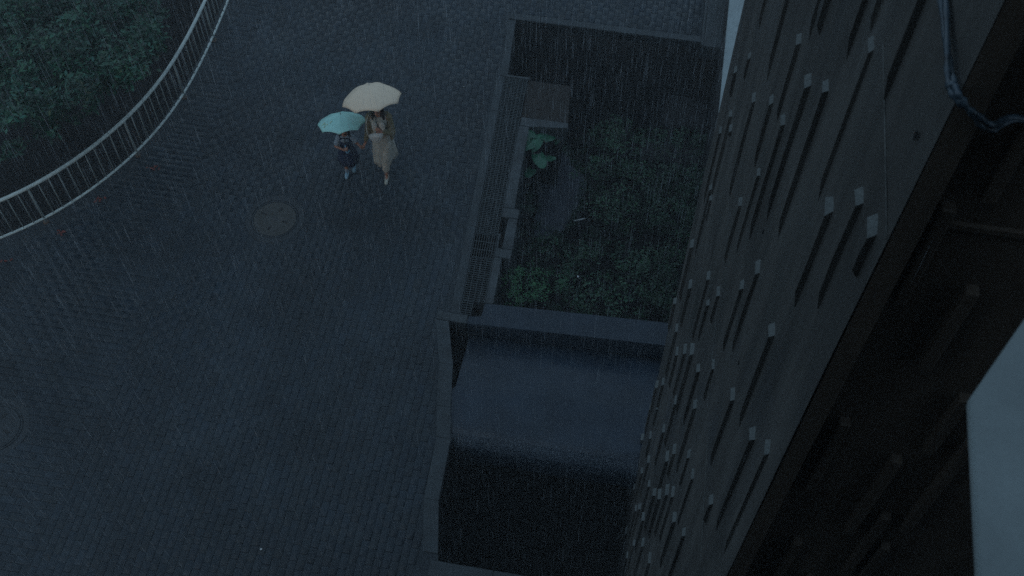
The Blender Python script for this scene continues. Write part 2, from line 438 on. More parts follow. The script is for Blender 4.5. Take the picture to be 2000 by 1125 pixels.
for r in range(int((18.5 + .4) / BW)):
    v = -.4 + BW * (r + .5)
    for i in range(nu + 1):
        u = SPLIT - BL * (i + .5) - (BL / 2 if r % 2 else 0)
        try_brick(u, v, True)
for ccol in range(int((1.5 - SPLIT) / BW)):
    u = SPLIT + BW * (ccol + .5)
    for r in range(int((18.5 + .4) / BL) + 1):
        v = -.4 + BL * (r + .5) + (BL / 2 if ccol % 2 else 0)
        try_brick(u, v, False)
def in_view(x, y, z=0.0):
    q = cam.matrix_world.inverted() @ Vector((x, y, z))
    if q.z > -0.1: return False
    return abs(q.x / -q.z) < 1000 / 2200 * 1.0 and abs(q.y / -q.z) < 562 / 2200 * 1.0
order = []
for k, (u, v, al) in enumerate(bricks):
    c = P(u, v)
    if in_view(c.x, c.y):
        order.append(((c.x ** 2 + c.y ** 2), k))
order.sort()
single = set(k for _, k in order[:300])
def brick_arrays(items, rot_to_world=True):
    """numpy geometry of chamfered paver tops with sides"""
    V, F, C = [], [], []
    for (u, v, al, dz, tu, tv, tone, world) in items:
        hu, hv = ((BL - J) / 2, (BW - J) / 2) if al else ((BW - J) / 2, (BL - J) / 2)
        ch = 0.0030
        base = len(V)
        for (a, b, z) in ((1, 1, -0.05), (1, 1, dz - ch * .8), (0, 0, dz)):
            for su, sv in ((-1, -1), (1, -1), (1, 1), (-1, 1)):
                lu = su * (hu - (ch if not a else 0)); lv = sv * (hv - (ch if not a else 0))
                zz = z + (lu * tu + lv * tv if z > -0.04 else 0)
                if world:
                    p = P(u + lu, v + lv, zz)
                    V.append((p.x, p.y, p.z))
                else:
                    q = EU * lu + EV * lv
                    V.append((q.x, q.y, zz))
                C.append((tone[0], tone[1], tone[2], 1))
        for lo in (0, 4):
            for i in range(4):
                j = (i + 1) % 4
                F.append((base + lo + i, base + lo + j, base + lo + 4 + j, base + lo + 4 + i))
        F.append((base + 8, base + 9, base + 10, base + 11))
    return V, F, C
def tone():
    t = random.gauss(1.0, .055)
    w = random.gauss(0, .03)
    if random.random() < .05: t *= .80
    if random.random() < .03: t *= 1.18
    return (t * (1 + w), t, t * (1 - w))
items = [(u, v, al, random.gauss(0, .0014), random.gauss(0, .012), random.gauss(0, .012), tone(), True)
         for k, (u, v, al) in enumerate(bricks) if k not in single]
V, F, C = brick_arrays(items)
rest = obj('paver_field', fast_mesh('paver_field', V, F, C), M['paver'], plaza, kind='stuff')
rest['label'] = 'smaller looking pavers over the rest of the plaza'
protos = {}
for al in (True, False):
    protos[al] = []
    for q in range(10):
        V, F, C = brick_arrays([(0, 0, al, 0, random.gauss(0, .012), random.gauss(0, .012), tone(), False)])
        me = fast_mesh('paver', V, F, C)
        me.materials.append(M['paver'])
        protos[al].append(me)
for k in sorted(single):
    u, v, al = bricks[k]
    o = bpy.data.objects.new('paver', random.choice(protos[al]))
    o.location = P(u, v, random.gauss(0, .0014))
    link(o, plaza)

# kerb stones down the right edge of the plaza
def kerb_piece(v0, v1, name='kerb_stone'):
    g = 0.0016
    pts = []
    w = 0.21 if v0 < 8.3 else KERB_W
    e0, e1 = edge_u(v0 + g), edge_u(v1 - g)
    pts = [(e0 - w, v0 + g), (e0 - 0.001, v0 + g), (e1 - 0.001, v1 - g), (e1 - w, v1 - g)]
    bm = bmesh.new()
    prism(bm, pts, -0.15, 0.004 if v0 > 8.8 else 0.008)
    bmesh.ops.bevel(bm, geom=bm.edges[:], offset=0.003, segments=2, affect='EDGES')
    obj(name, from_bm(bm, name), M['kerb'], plaza)
vv = [5.2, 5.95, 6.9, 7.4, 8.1, 8.84]
for a, b in zip(vv, vv[1:]): kerb_piece(a, b)
vv = [9.0 + 0.842 * i for i in range(7)]
for a, b in zip(vv, vv[1:]): kerb_piece(a, min(b, 14.04))
kerb_piece(14.06, 14.77); kerb_piece(14.77, 15.49)
for i in range(6):
    mbox('kerb_stone', -2.66 + i * .594, -2.66 + (i + 1) * .594 - .005, 15.5, 15.66, -.15, .02, M['kerb'], plaza, .008)
for i in range(3):
    mbox('kerb_stone', -1.9 + i * .86, -1.9 + (i + 1) * .86 - .005, 4.88, 5.10, -.15, .012, M['kerb'], plaza, .008)
# concrete haunch between last kerb stones and pavers at the near corner
mbox('kerb_stone', -2.62, -2.15, 8.845, 8.992, -.16, 0.012, M['pale_conc'], plaza, .004)
# far side terrace right of the opening
ter = mbox('terrace', 0.955, 1.9, 15.42, 24.0, -.3, .012, M['pale_conc'], None, .01, kind='structure')
mbox('kerb_stone', 0.905, 0.95, 15.42, 24.0, -.3, .045, M['pale_conc'], ter, .008)

# ------------------------------------------------------------------ manholes
def manhole(c, label, cover='iron'):
    t = empty('manhole', c, label=label, cat='manhole', group='manholes in the plaza')
    def ring(r0, r1, z0, z1, name, m, seg=64, ch=.006):
        bm = bmesh.new()
        prof = [(r0, z0), (r0, z1 - ch), (r0 + ch, z1), (r1 - ch, z1), (r1, z1 - ch), (r1, z0)]
        rings = []
        for k in range(seg):
            a = 2 * math.pi * k / seg
            rings.append([bm.verts.new((c.x + math.cos(a) * r, c.y + math.sin(a) * r, z)) for r, z in prof])
        for k in range(seg):
            A, B = rings[k], rings[(k + 1) % seg]
            for i in range(len(prof)):
                j = (i + 1) % len(prof)
                bm.faces.new((A[i], A[j], B[j], B[i]))
        return obj(name, from_bm(bm, name), m, t)
    ring(0.385, MH_R + .035, -.09, .002, 'concrete_collar', M['pale_dark'])
    ring(0.350, 0.378, -.09, .003, 'frame', M['pale_dark'])
    bm = bmesh.new()
    n = 64
    def disc(r, z): return [bm.verts.new((c.x + math.cos(2 * math.pi * k / n) * r, c.y + math.sin(2 * math.pi * k / n) * r, z)) for k in range(n)]
    A, B, Cc = disc(.342, -.09), disc(.342, -.002), disc(.334, .004)
    for X, Y in ((A, B), (B, Cc)):
        for k in range(n): bm.faces.new((X[k], X[(k + 1) % n], Y[(k + 1) % n], Y[k]))
    bm.faces.new(Cc)
    cov = obj('cover', from_bm(bm, 'cover'), M[cover], t)
    # raised studs in rings and the dark hub and keyholes
    bm = bmesh.new()
    for rr, cnt in ((.295, 30), (.255, 26), (.215, 22), (.13, 12)):
        for k in range(cnt):
            a = 2 * math.pi * (k + .5 * (cnt % 4 == 2)) / cnt
            if rr == .215 and False: continue
            x, y = c.x + math.cos(a) * rr, c.y + math.sin(a) * rr
            s = .011
            q = [bm.verts.new((x + dx * s, y + dy * s, .004)) for dx, dy in ((-1, -1), (1, -1), (1, 1), (-1, 1))]
            p = [bm.verts.new((x + dx * s * .7, y + dy * s * .7, .008)) for dx, dy in ((-1, -1), (1, -1), (1, 1), (-1, 1))]
            bm.faces.new(p)
            for i in range(4): bm.faces.new((q[i], q[(i + 1) % 4], p[(i + 1) % 4], p[i]))
    st = obj('stud_pattern', from_bm(bm, 'stud_pattern'), M[cover], t, kind='stuff')
    for (du, dv, ang) in ((-.23, .13, -.35), (.03, .22, .95), (-.10, -.15, 1.0), (.13, -.03, -.5)):
        bm = bmesh.new()
        ca, sa = math.cos(ang), math.sin(ang)
        L_, W_ = .052, .021
        top = []
        for k in range(12):
            a = 2 * math.pi * k / 12
            lx = L_ * math.cos(a); ly = W_ * math.sin(a)
            top.append((c.x + du + .04 + lx * ca - ly * sa, c.y + dv - .03 + lx * sa + ly * ca))
        a_ = [bm.verts.new((x, y, .0045)) for x, y in top]; b_ = [bm.verts.new((x, y, .0095)) for x, y in top]
        bm.faces.new(b_)
        for i in range(12): bm.faces.new((a_[i], a_[(i + 1) % 12], b_[(i + 1) % 12], b_[i]))
        obj('key_slot', from_bm(bm, 'key_slot'), M['hole_dark'], t)  # raised pad; its near black stands in for shade in the slot
    bm = bmesh.new()
    a_ = [bm.verts.new((c.x + .055 * math.cos(k / 24 * 6.2832), c.y + .055 * math.sin(k / 24 * 6.2832), .0045)) for k in range(24)]
    b_ = [bm.verts.new((c.x + .05 * math.cos(k / 24 * 6.2832), c.y + .05 * math.sin(k / 24 * 6.2832), .008)) for k in range(24)]
    bm.faces.new(b_)
    for i in range(24): bm.faces.new((a_[i], a_[(i + 1) % 24], b_[(i + 1) % 24], b_[i]))
    obj('hub', from_bm(bm, 'hub'), M['hub'], t)
    return t
M['pale_dark'] = mat('collar_concrete', (0.024, 0.032, 0.038), 0.55, noise=[(40, .8, 1.2), (5, .8, 1.15)], bump=(90, .3, .004), rough_var=(2, .35, .6))
M['hub'] = mat('worn_hub', (0.045, 0.048, 0.05), 0.45, noise=[(30, .75, 1.2)])
manhole(MANHOLES[0], 'round iron manhole cover with four dark slots near the two walkers')
manhole(MANHOLES[1], 'round manhole cut by the left edge of the photo', 'pale_dark')

# ------------------------------------------------------------------ trench with steel grating
def gu(v): return -2.29 - 0.036 * (v - 9.0)
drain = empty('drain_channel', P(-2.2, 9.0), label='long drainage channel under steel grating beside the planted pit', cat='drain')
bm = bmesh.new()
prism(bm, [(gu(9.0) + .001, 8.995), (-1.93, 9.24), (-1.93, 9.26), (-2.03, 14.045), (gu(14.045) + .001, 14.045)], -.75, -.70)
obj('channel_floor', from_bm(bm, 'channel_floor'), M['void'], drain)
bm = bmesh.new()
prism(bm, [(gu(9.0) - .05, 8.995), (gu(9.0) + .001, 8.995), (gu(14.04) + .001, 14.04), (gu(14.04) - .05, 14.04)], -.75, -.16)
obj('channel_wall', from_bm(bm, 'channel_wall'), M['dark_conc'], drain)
GRU = lambda v: -1.935 - .024 * (v - 9.26)      # right side of the grating
def grate(v0, v1, pitch, longs, left=None, right=None):
    bm = bmesh.new()
    g = .006
    fl = left or (lambda v: gu(v) + .012)
    fr = right or (lambda v: GRU(v) - .012)
    def bar(a, b, w, z0, z1):
        d = (Vector((b[0], b[1], 0)) - Vector((a[0], a[1], 0))).normalized()
        n = Vector((-d.y, d.x, 0)) * w / 2
        prism(bm, [(a[0] - n.x, a[1] - n.y), (b[0] - n.x, b[1] - n.y), (b[0] + n.x, b[1] + n.y), (a[0] + n.x, a[1] + n.y)], z0, z1)
    for v in (v0 + g, v1 - g):
        bar((fl(v), v), (fr(v), v), .008, -.035, -.004)
    for f in (fl, fr):
        bar((f(v0 + g), v0 + g), (f(v1 - g), v1 - g), .008, -.035, -.0045)
    for k in range(longs):
        t = (k + 1) / (longs + 1)
        bar((fl(v0) * (1 - t) + fr(v0) * t, v0 + g), (fl(v1) * (1 - t) + fr(v1) * t, v1 - g), .0075, -.034, -.0035)
    n = int((v1 - v0) / pitch)
    for k in range(1, n):
        v = v0 + (v1 - v0) * k / n
        bar((fl(v), v), (fr(v), v), .0095, -.033, -.005)
    o = obj('grating_panel', from_bm(bm, 'grating_panel'), M['steel'], drain)
    return o
for a, b in ((13.05, 14.04), (12.05, 13.05), (11.3, 12.05), (10.58, 11.3)):
    grate(a, b, .036, 5)
grate(10.1, 10.57, .15, 8)
grate(9.27, 10.09, .040, 3)
grate(9.01, 9.265, .040, 1, right=lambda v: -2.12)

# ------------------------------------------------------------------ planted pit: retaining walls, ledge and beam
pit = empty('planter_wall', P(-1.9, 9.3), label='low concrete wall with a stepped bay between the grating and the planted pit', cat='wall')
def cop(name, pts, z0, z1, m, par, bev=.008):
    bm = bmesh.new()
    prism(bm, pts, z0, z1)
    bmesh.ops.bevel(bm, geom=bm.edges[:], offset=bev, segments=2, affect='EDGES')
    return obj(name, from_bm(bm, name), m, par)
cop('coping', [(GRU(11.15), 11.15), (-1.80, 11.15), (-1.855, 12.95), (GRU(12.95), 12.95)], -2.6, .004, M['pale_conc'], pit)
cop('coping', [(GRU(10.95), 10.95), (-1.71, 10.95), (-1.71, 11.145), (GRU(11.145), 11.145)], -2.6, .006, M['pale_conc'], pit)
cop('coping', [(-1.86, 10.33), (-1.69, 10.33), (-1.712, 10.945), (-1.862, 10.945)], -2.6, .005, M['pale_conc'], pit)
cop('coping', [(GRU(10.15) , 10.15), (-1.69, 10.15), (-1.69, 10.325), (GRU(10.325), 10.325)], -2.6, .006, M['pale_conc'], pit)
cop('coping', [(GRU(9.27), 9.27), (-1.81, 9.27), (-1.83, 10.145), (GRU(10.145), 10.145)], -2.6, .004, M['pale_conc'], pit)
cop('sump_bottom', [(GRU(10.33), 10.33), (-1.865, 10.33), (-1.865, 10.945), (GRU(10.945), 10.945)], -.5, -.42, M['void'], pit, .004)
cop('sump_divider', [(GRU(10.33) + .002, 10.33), (GRU(10.33) + .03, 10.33), (GRU(10.6) + .03, 10.62), (GRU(10.6) + .002, 10.62)], -.42, -.01, M['pale_conc'], pit, .003)

ledge = empty('ledge', P(-1.6, 13.5), label='brown stained concrete ledge at the head of the planted pit', cat='ledge')
cop('ledge_slab', [(-2.02, 13.16), (-1.20, 13.16), (-1.29, 14.045), (-2.04, 14.045)], -.22, -.015, M['brown_conc'], ledge)
cop('ledge_rim', [(-1.86, 12.955), (-1.20, 13.03), (-1.20, 13.155), (-2.015, 13.155), (-2.015, 12.955)], -.30, .002, M['pale_conc'], ledge)
cop('ledge_leg', [(-2.0, 13.25), (-1.34, 13.25), (-1.36, 14.0), (-2.0, 14.0)], -2.7, -.225, M['dark_conc'], ledge)
cop('ledge_rim', [(gu(14.05) - .03, 14.047), (-2.02, 14.047), (-2.02, 14.105), (gu(14.05) - .03, 14.105)], -.4, .006, M['pale_conc'], ledge)

beam = empty('cross_beam', P(-.6, 9.1), label='broad wet concrete beam crossing the pit below the bushes', cat='beam')
cop('beam', [(-2.15, 8.845), (-2.145, 8.992), (-1.94, 9.0), (-1.94, 9.265), (4.0, 9.55), (4.0, 9.03), (.92, 8.99)], -.62, .0, M['slab'], beam, .012)

deck = empty('deck_roof', P(-.7, 8.0), label='smooth humped concrete roof slab below the beam, wet, with rain splashing off its edge', cat='roof slab')
bm = bmesh.new()
prof = []
for k in range(29):
    v = 8.95 - k * (8.95 - 6.90) / 28
    t = (8.95 - v) / 2.05
    z = -.40 + .36 * min(1, t / .55) ** .75
    if v < 7.22: z -= ((7.22 - v) / .34) ** 2.2 * .17
    prof.append((v, z))
prof += [(6.872, -.30), (6.87, -.40)]
ul = [-2.10 + (0.09 if v < 7.3 else 0) for v, z in prof]
rows = []
for (v, z) in prof:
    uL = min(-2.10, edge_u(v) - .0) if v > 7.75 else edge_u(v) - .05
    if v > 7.75: uL = -2.10
    row = []
    for k in range(25):
        u = uL + (4.0 - uL) * (k / 24)
        row.append(bm.verts.new(P(u, v, z + .003 * math.sin(u * 3.1 + v * 2))))
    rows.append(row)
for A, B in zip(rows, rows[1:]):
    for k in range(24): bm.faces.new((A[k], A[k + 1], B[k + 1], B[k]))
bot = [bm.verts.new(P(-2.10, 8.95, -.62)), bm.verts.new(P(4.0, 8.95, -.62)), bm.verts.new(P(4.0, 6.88, -.62)), bm.verts.new(P(-2.04, 6.88, -.62))]
bm.faces.new(bot)
bm.faces.new([rows[0][0], rows[0][-1], bot[1], bot[0]][::-1]) if False else None
bm.faces.new([bot[2], bot[3]] + rows[-1])
bm.faces.new([bot[0]] + [r[0] for r in rows] + [bot[3]])
obj('slab', from_bm(bm, 'slab', False), M['slab'], deck)

# deep pit in front of the slab: walls and floor; retaining walls under the plaza edge
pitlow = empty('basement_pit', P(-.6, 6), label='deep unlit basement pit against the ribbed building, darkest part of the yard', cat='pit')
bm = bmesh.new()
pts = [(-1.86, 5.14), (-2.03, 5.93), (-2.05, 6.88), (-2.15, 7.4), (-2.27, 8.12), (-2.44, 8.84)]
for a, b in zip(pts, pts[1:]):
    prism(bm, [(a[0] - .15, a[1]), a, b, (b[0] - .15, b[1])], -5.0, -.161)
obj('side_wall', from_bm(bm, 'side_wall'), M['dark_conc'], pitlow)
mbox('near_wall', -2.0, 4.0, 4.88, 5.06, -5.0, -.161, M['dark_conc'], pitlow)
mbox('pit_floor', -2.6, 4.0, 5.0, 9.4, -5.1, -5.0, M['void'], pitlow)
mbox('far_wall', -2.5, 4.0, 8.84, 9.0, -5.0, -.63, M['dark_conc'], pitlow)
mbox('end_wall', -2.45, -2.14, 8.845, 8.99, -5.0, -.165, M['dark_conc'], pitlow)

# stairwell at the far side of the garden
well = empty('sunken_wall', P(-.8, 15.5), label='tall dark retaining wall dropping from the plaza edge into the garden', cat='wall')
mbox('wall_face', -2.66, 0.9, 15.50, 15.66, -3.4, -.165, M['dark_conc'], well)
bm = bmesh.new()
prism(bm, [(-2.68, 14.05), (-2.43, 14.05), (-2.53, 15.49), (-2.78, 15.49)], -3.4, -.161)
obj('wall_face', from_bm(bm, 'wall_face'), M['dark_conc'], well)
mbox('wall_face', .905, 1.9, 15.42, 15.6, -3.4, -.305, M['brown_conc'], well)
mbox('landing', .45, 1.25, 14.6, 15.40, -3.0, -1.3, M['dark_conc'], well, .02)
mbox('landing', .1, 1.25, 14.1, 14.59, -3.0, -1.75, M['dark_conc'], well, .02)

white_wall = empty('parapet_wall', P(1.5, 16), label='pale topped parapet wall running away behind the ribbed corner', cat='wall')
mbox('wall_body', 1.275, 1.9, 9.6, 24.0, -3.2, .86, M['dark_conc'], white_wall)
mbox('coping', 1.262, 1.95, 9.6, 24.0, .862, .93, M['white_wall'], white_wall, .006)

# garden floor
def height_sheet(name, u0, u1, v0, v1, n, zf, m, **k):
    V, F = [], []
    for i in range(n + 1):
        for j in range(n + 1):
            u = u0 + (u1 - u0) * i / n; v = v0 + (v1 - v0) * j / n
            p = P(u, v, zf(u, v)); V.append((p.x, p.y, p.z))
    for i in range(n):
        for j in range(n):
            a = i * (n + 1) + j
            F.append((a, a + n + 1, a + n + 2, a + 1))
    return obj(name, fast_mesh(name, V, F), m, **k)
def gz(u, v):
    return -2.05 + .12 * math.sin(u * 2.3 + v) + .08 * math.sin(v * 3.1 - u) - .35 * max(0, min(1, (v - 13.4)))
height_sheet('garden_soil', -2.7, 4.2, 9.0, 15.6, 60, gz, M['soil'], kind='structure')
bm = bmesh.new()
ring = []
for k in range(26):
    a = k / 26 * 2 * math.pi
    rr = 1 + .13 * math.sin(3 * a + 1) + .08 * math.sin(5 * a)
    ring.append((-1.30 + .42 * rr * math.cos(a), 13.05 + 1.02 * rr * math.sin(a)))
prism(bm, ring, -2.4, -1.87)
M['path'] = mat('grey_gravel_screed', (0.060, 0.074, 0.098), 0.6, noise=[(60, .6, 1.35), (5, .8, 1.2)], bump=(60, .6, .01))
obj('gravel_patch', from_bm(bm, 'gravel_patch'), M['path'], None, kind='structure')

# wide dark ground round everything, below street level beyond the railing
bm = bmesh.new()
N = 40
def far_z(x, y): return -.75 if not (x > -5.4 and y < 8) else -.75
# slope bed of soil on the tree's side of the railing
V, F = [], []
for i, p in enumerate(RAIL_S):
    i0 = min(max(i, 1), len(RAIL_S) - 2)
    t = (RAIL_S[i0 + 1] - RAIL_S[i0 - 1]).normalized()
    n = Vector((-t.y, t.x, 0))
    for d, z in ((0.12, -.02), (.13, -.5), (.6, -.7), (2.0, -.95), (5.0, -1.2)):
        q = p + n * d
        V.append((q.x, q.y, z))
for i in range(len(RAIL_S) - 1):
    for k in range(4):
        a = i * 5 + k
        F.append((a, a + 1, a + 6, a + 5))
obj('planting_bed', fast_mesh('planting_bed', V, F), M['soil'], None, kind='structure')
bm = bmesh.new()
q = [bm.verts.new(v) for v in ((-150, -150, -5.6), (150, -150, -5.6), (150, 150, -5.6), (-150, 150, -5.6))]
bm.faces.new(q)
obj('terrain', from_bm(bm, 'terrain'), M['soil'], None, kind='structure')
# ------------------------------------------------------------------ the ribbed concrete building
bld = empty('building', P(.7, 4.5, -5), label='tall board marked concrete building with vertical ribs, right side of the yard', cat='building')
TOP = 21.0
VN, VF, UW = 1.92, 7.2, 0.70
bm = bmesh.new()
# side facade as a fine grid with slight unevenness, so light rakes over it
nz, nv = 150, 40
zs = np.linspace(-5.1, TOP, nz); vs_ = np.linspace(VN, VF, nv)
grid = []
for z in zs:
    row = []
    for v in vs_:
        w = .0025 * math.sin(v * 5.3 + z * .7) + .002 * math.sin(v * 13 + z * 2.1)
        row.append(bm.verts.new(P(UW + (w if 0 < 1 else 0), v, z)))
    grid.append(row)
for A, B in zip(grid, grid[1:]):
    for k in range(nv - 1): bm.faces.new((A[k], A[k + 1], B[k + 1], B[k]))
obj('side_wall', from_bm(bm, 'side_wall', True), M['wall'], bld)
mbox('wall_core', UW + .006, 6.0, VN + .13, VF, -5.1, TOP, M['dark_conc'], bld)
mbox('corner_pilaster', UW + .006, UW + .075, VN, VN + .129, -5.1, TOP, M['near_wall'], bld)
mbox('near_face', UW + .0755, 6.0, VN + .10, VN + .129, -5.1, TOP, M['near_wall'], bld)

def rib_mesh(w, d, h, seed):
    """one upright rib: broken slanted head, front, sides, foot tapering into the wall. local: x out of wall (-u), y along v, z down from head"""
    r = random.Random(seed)
    bm = bmesh.new()
    cs = [(-.02, 0), (-.02, w), (d, w), (d, 0)]      # (out, along)
    hd = [r.uniform(.006, .03), r.uniform(.0, .03), r.uniform(-.045, -.012), r.uniform(-.03, -.006)]
    lev = [(0, 1.0), (-h * .5, 1.02), (-h * .84, .96), (-h, .06)]
    rings = []
    for li, (z, s) in enumerate(lev):
        ring = []
        for k, (o_, a_) in enumerate(cs):
            oo = o_ if o_ < 0 else o_ * s + r.uniform(-.0015, .0015)
            aa = a_ + r.uniform(-.0025, .0025)
            ring.append(bm.verts.new(-EU * oo + EV * aa + Vector((0, 0, z + (hd[k] if li == 0 else 0)))))
        rings.append(ring)
    for A, B in zip(rings, rings[1:]):
        for k in range(4):
            bm.faces.new((A[k], A[(k + 1) % 4], B[(k + 1) % 4], B[k]))
    cen = bm.verts.new(-EU * (d * .45) + EV * (w * .5) + Vector((0, 0, r.uniform(-.012, .006))))
    for k in range(4):
        f = bm.faces.new((rings[0][k], rings[0][(k + 1) % 4], cen))
        f.material_index = 1
    f = bm.faces.new(rings[-1][::-1])
    me = from_bm(bm, 'rib')
    me.materials.append(M['rib']); me.materials.append(M['chip'])
    return me
for i, (v, z, z2) in enumerate(RIBS):
    far = z < 7.0
    w = random.uniform(.064, .084) if not far else random.uniform(.085, .115)
    d = random.uniform(.016, .022) if not far else random.uniform(.022, .032)
    me = rib_mesh(w, d, z - z2, i)
    o = bpy.data.objects.new('rib', me)
    link(o, bld)
    o.location = P(UW, v, z) - bld.location
# ribs on the shaded near face, seen edge on
def face_rib(u, z, z2, w=.04, d=.035):
    bm = bmesh.new()
    box(bm, u, u + w, VN + .10 - d, VN + .11, z2, z)
    bmesh.ops.bevel(bm, geom=bm.edges[:], offset=.004, segments=1, affect='EDGES')
    obj('face_rib', from_bm(bm, 'face_rib'), M['near_wall'], bld)
for u, z, z2 in ((.855, 11.02, 10.42), (1.10, 10.8, 10.1), (1.0, 11.9, 11.45), (.90, 12.9, 12.3), (1.18, 11.3, 10.9), (.97, 12.95, 12.55),
                 (1.2, 10.3, 9.6), (.93, 9.9, 9.2), (1.08, 9.5, 8.8), (1.3, 11.0, 10.2), (.82, 12.25, 11.8), (1.28, 10.0, 9.4)):
    face_rib(u, z, z2)
mbox('step_joint', .78, 1.4, VN + .085, VN + .105, 12.155, 12.175, M['near_wall'], bld)
# horizontal casting joints on the side wall
def fin(v0, z0, v1, z1, r=.0028):
    tube_obj('casting_joint', [P(UW - .001, v0 + (v1 - v0) * t, z0 + (z1 - z0) * t + .004 * math.sin(9 * t)) for t in np.linspace(0, 1, 9)], r, M['chip2'], bld, 5)
M['chip2'] = mat('pale_lime_line', (0.12, 0.13, 0.125), 0.7, noise=[(25, .4, 1.25)])
fin(7.19, 8.16, 5.9, 8.28); fin(5.88, 8.3, 4.45, 8.52); fin(4.25, 8.24, 3.1, 8.12); fin(3.35, 8.3, 2.35, 8.5)
fin(4.9, 12.14, 1.93, 12.17, .003)
# small holes: raised discs, the shade inside painted near black
for v, z in ((2.05, 12.45), (3.55, 10.05), (3.1, 9.5)):
    bm = bmesh.new()
    ring_a = [bm.verts.new(P(UW - .0035, v + .010 * math.cos(k * .785), z + .016 * math.sin(k * .785))) for k in range(8)]
    bm.faces.new(ring_a)
    rr = bmesh.ops.extrude_face_region(bm, geom=bm.faces[:])
    for g in rr['geom']:
        if isinstance(g, bmesh.types.BMVert): g.co += -EU * .004
    obj('tie_hole', from_bm(bm, 'tie_hole'), M['hole_dark'], bld)

# the wing the camera looks out from: behind and to the right; unseen, height and width cut to admit light
wing = empty('building_wing', P(0, -.6, -5), label='plain wall of the wing the view looks down from', cat='building')
mbox('wing_wall', -3.2, 6.0, -3.5, -.45, -5.1, 16.4, M['dark_conc'], wing)
# pale ledge at the lower right
bm = bmesh.new()
prism(bm, [(.505, -.44), (.515, .85), (.66, 1.10), (1.3, 1.9), (1.6, 1.9), (1.6, -.44)], 13.182, 13.2)
bmesh.ops.bevel(bm, geom=bm.edges[:], offset=.003, segments=2, affect='EDGES')
obj('window_ledge', from_bm(bm, 'window_ledge'), M['white_wall'], wing)

# twisted service cable across the ribbed wall and round its corner
cab = empty('service_cable', P(.68, 2, 12.75), label='blue grey twisted cable crossing the ribbed wall and turning its corner', cat='cable')
path = spline([P(.684, 4.2, 12.70), P(.684, 3.2, 12.72), P(.683, 2.5, 12.72), P(.683, 2.15, 12.73), P(.682, 1.965, 12.745), P(.688, 1.898, 12.755), P(.735, 1.885, 12.72), P(.80, 1.90, 12.665), P(.90, 1.97, 12.63), P(1.3, 1.99, 12.5)], 14)
for ph in (0, math.pi):
    pts = []
    for i, p in enumerate(path):
        a = i * .11 + ph
        pts.append(p + EU * (.006 * math.cos(a)) + Vector((0, 0, .008 * math.sin(a))))
    tube_obj('strand', pts, [.0075 + .0014 * math.sin(i * .9 + ph) for i in range(len(pts))], M['cable'], cab, 8)
for t in (30, 62, 76):
    tube_obj('cable_clip', [path[t] - EV * .006, path[t] + EV * .006], .013, M['cable'], cab, 8)

# ------------------------------------------------------------------ railing
rail = empty('railing', (RAIL_S[60].x, RAIL_S[60].y, 0), label='long curved white metal railing with upright bars along the plaza', cat='railing')
HT, HB = .87, .10
tube_obj('top_rail', [p + Vector((0, 0, HT)) for p in RAIL_S], .030, M['rail'], rail, 10)
tube_obj('bottom_rail', [p + Vector((0, 0, HB)) for p in RAIL_S], .021, M['rail'], rail, 8)
# arclength sampling
acc = [0.0]
for a, b in zip(RAIL_S, RAIL_S[1:]): acc.append(acc[-1] + (b - a).length)
def at_len(s):
    for i in range(len(acc) - 1):
        if acc[i] <= s <= acc[i + 1]:
            t = (s - acc[i]) / max(1e-6, acc[i + 1] - acc[i])
            return RAIL_S[i].lerp(RAIL_S[i + 1], t)
    return RAIL_S[-1]
def len_of(x, y):
    d = np.hypot(RX[:, 0] - x, RX[:, 1] - y); return acc[int(d.argmin())]
s1, s2, s3 = len_of(-7.52, 10.91), len_of(-6.32, 12.32), len_of(-5.75, 13.66)
step = (s3 - s1) / 2
posts = [s1 + (s2 - s1) * k for k in range(-3, 1)] + [s2 + (s3 - s2) * k for k in range(0, 4)]
bal_me = None
bm = bmesh.new(); tube(bm, [(0, 0, HB + .015), (0, 0, HT - .02)], .0095, 6); bal_me = from_bm(bm, 'baluster', True); bal_me.materials.append(M['baluster'])
bm = bmesh.new(); tube(bm, [(0, 0, -.12), (0, 0, HT - .02)], .019, 10); post_me = from_bm(bm, 'post', True); post_me.materials.append(M['baluster'])
bm = bmesh.new(); tube(bm, [(0, 0, -.012), (0, 0, .012)], .048, 12); base_me = from_bm(bm, 'post_base', True); base_me.materials.append(M['rust'])
for s in posts:
    if 0 <= s <= acc[-1]:
        p = at_len(s)
        o = bpy.data.objects.new('post', post_me); link(o, rail); o.location = Vector((p.x, p.y, 0)) - rail.location
        b = bpy.data.objects.new('base_plate', base_me); link(b, o)
ps = sorted(posts)
for a, b in zip(ps, ps[1:]):
    n = max(2, round((b - a) / .165))
    for k in range(1, n):
        s = a + (b - a) * k / n
        if 0 <= s <= acc[-1]:
            p = at_len(s)
            o = bpy.data.objects.new('baluster', bal_me); link(o, rail)
            o.location = Vector((p.x, p.y, 0)) - rail.location
            o.rotation_euler = (random.gauss(0, .004), random.gauss(0, .004), 0)

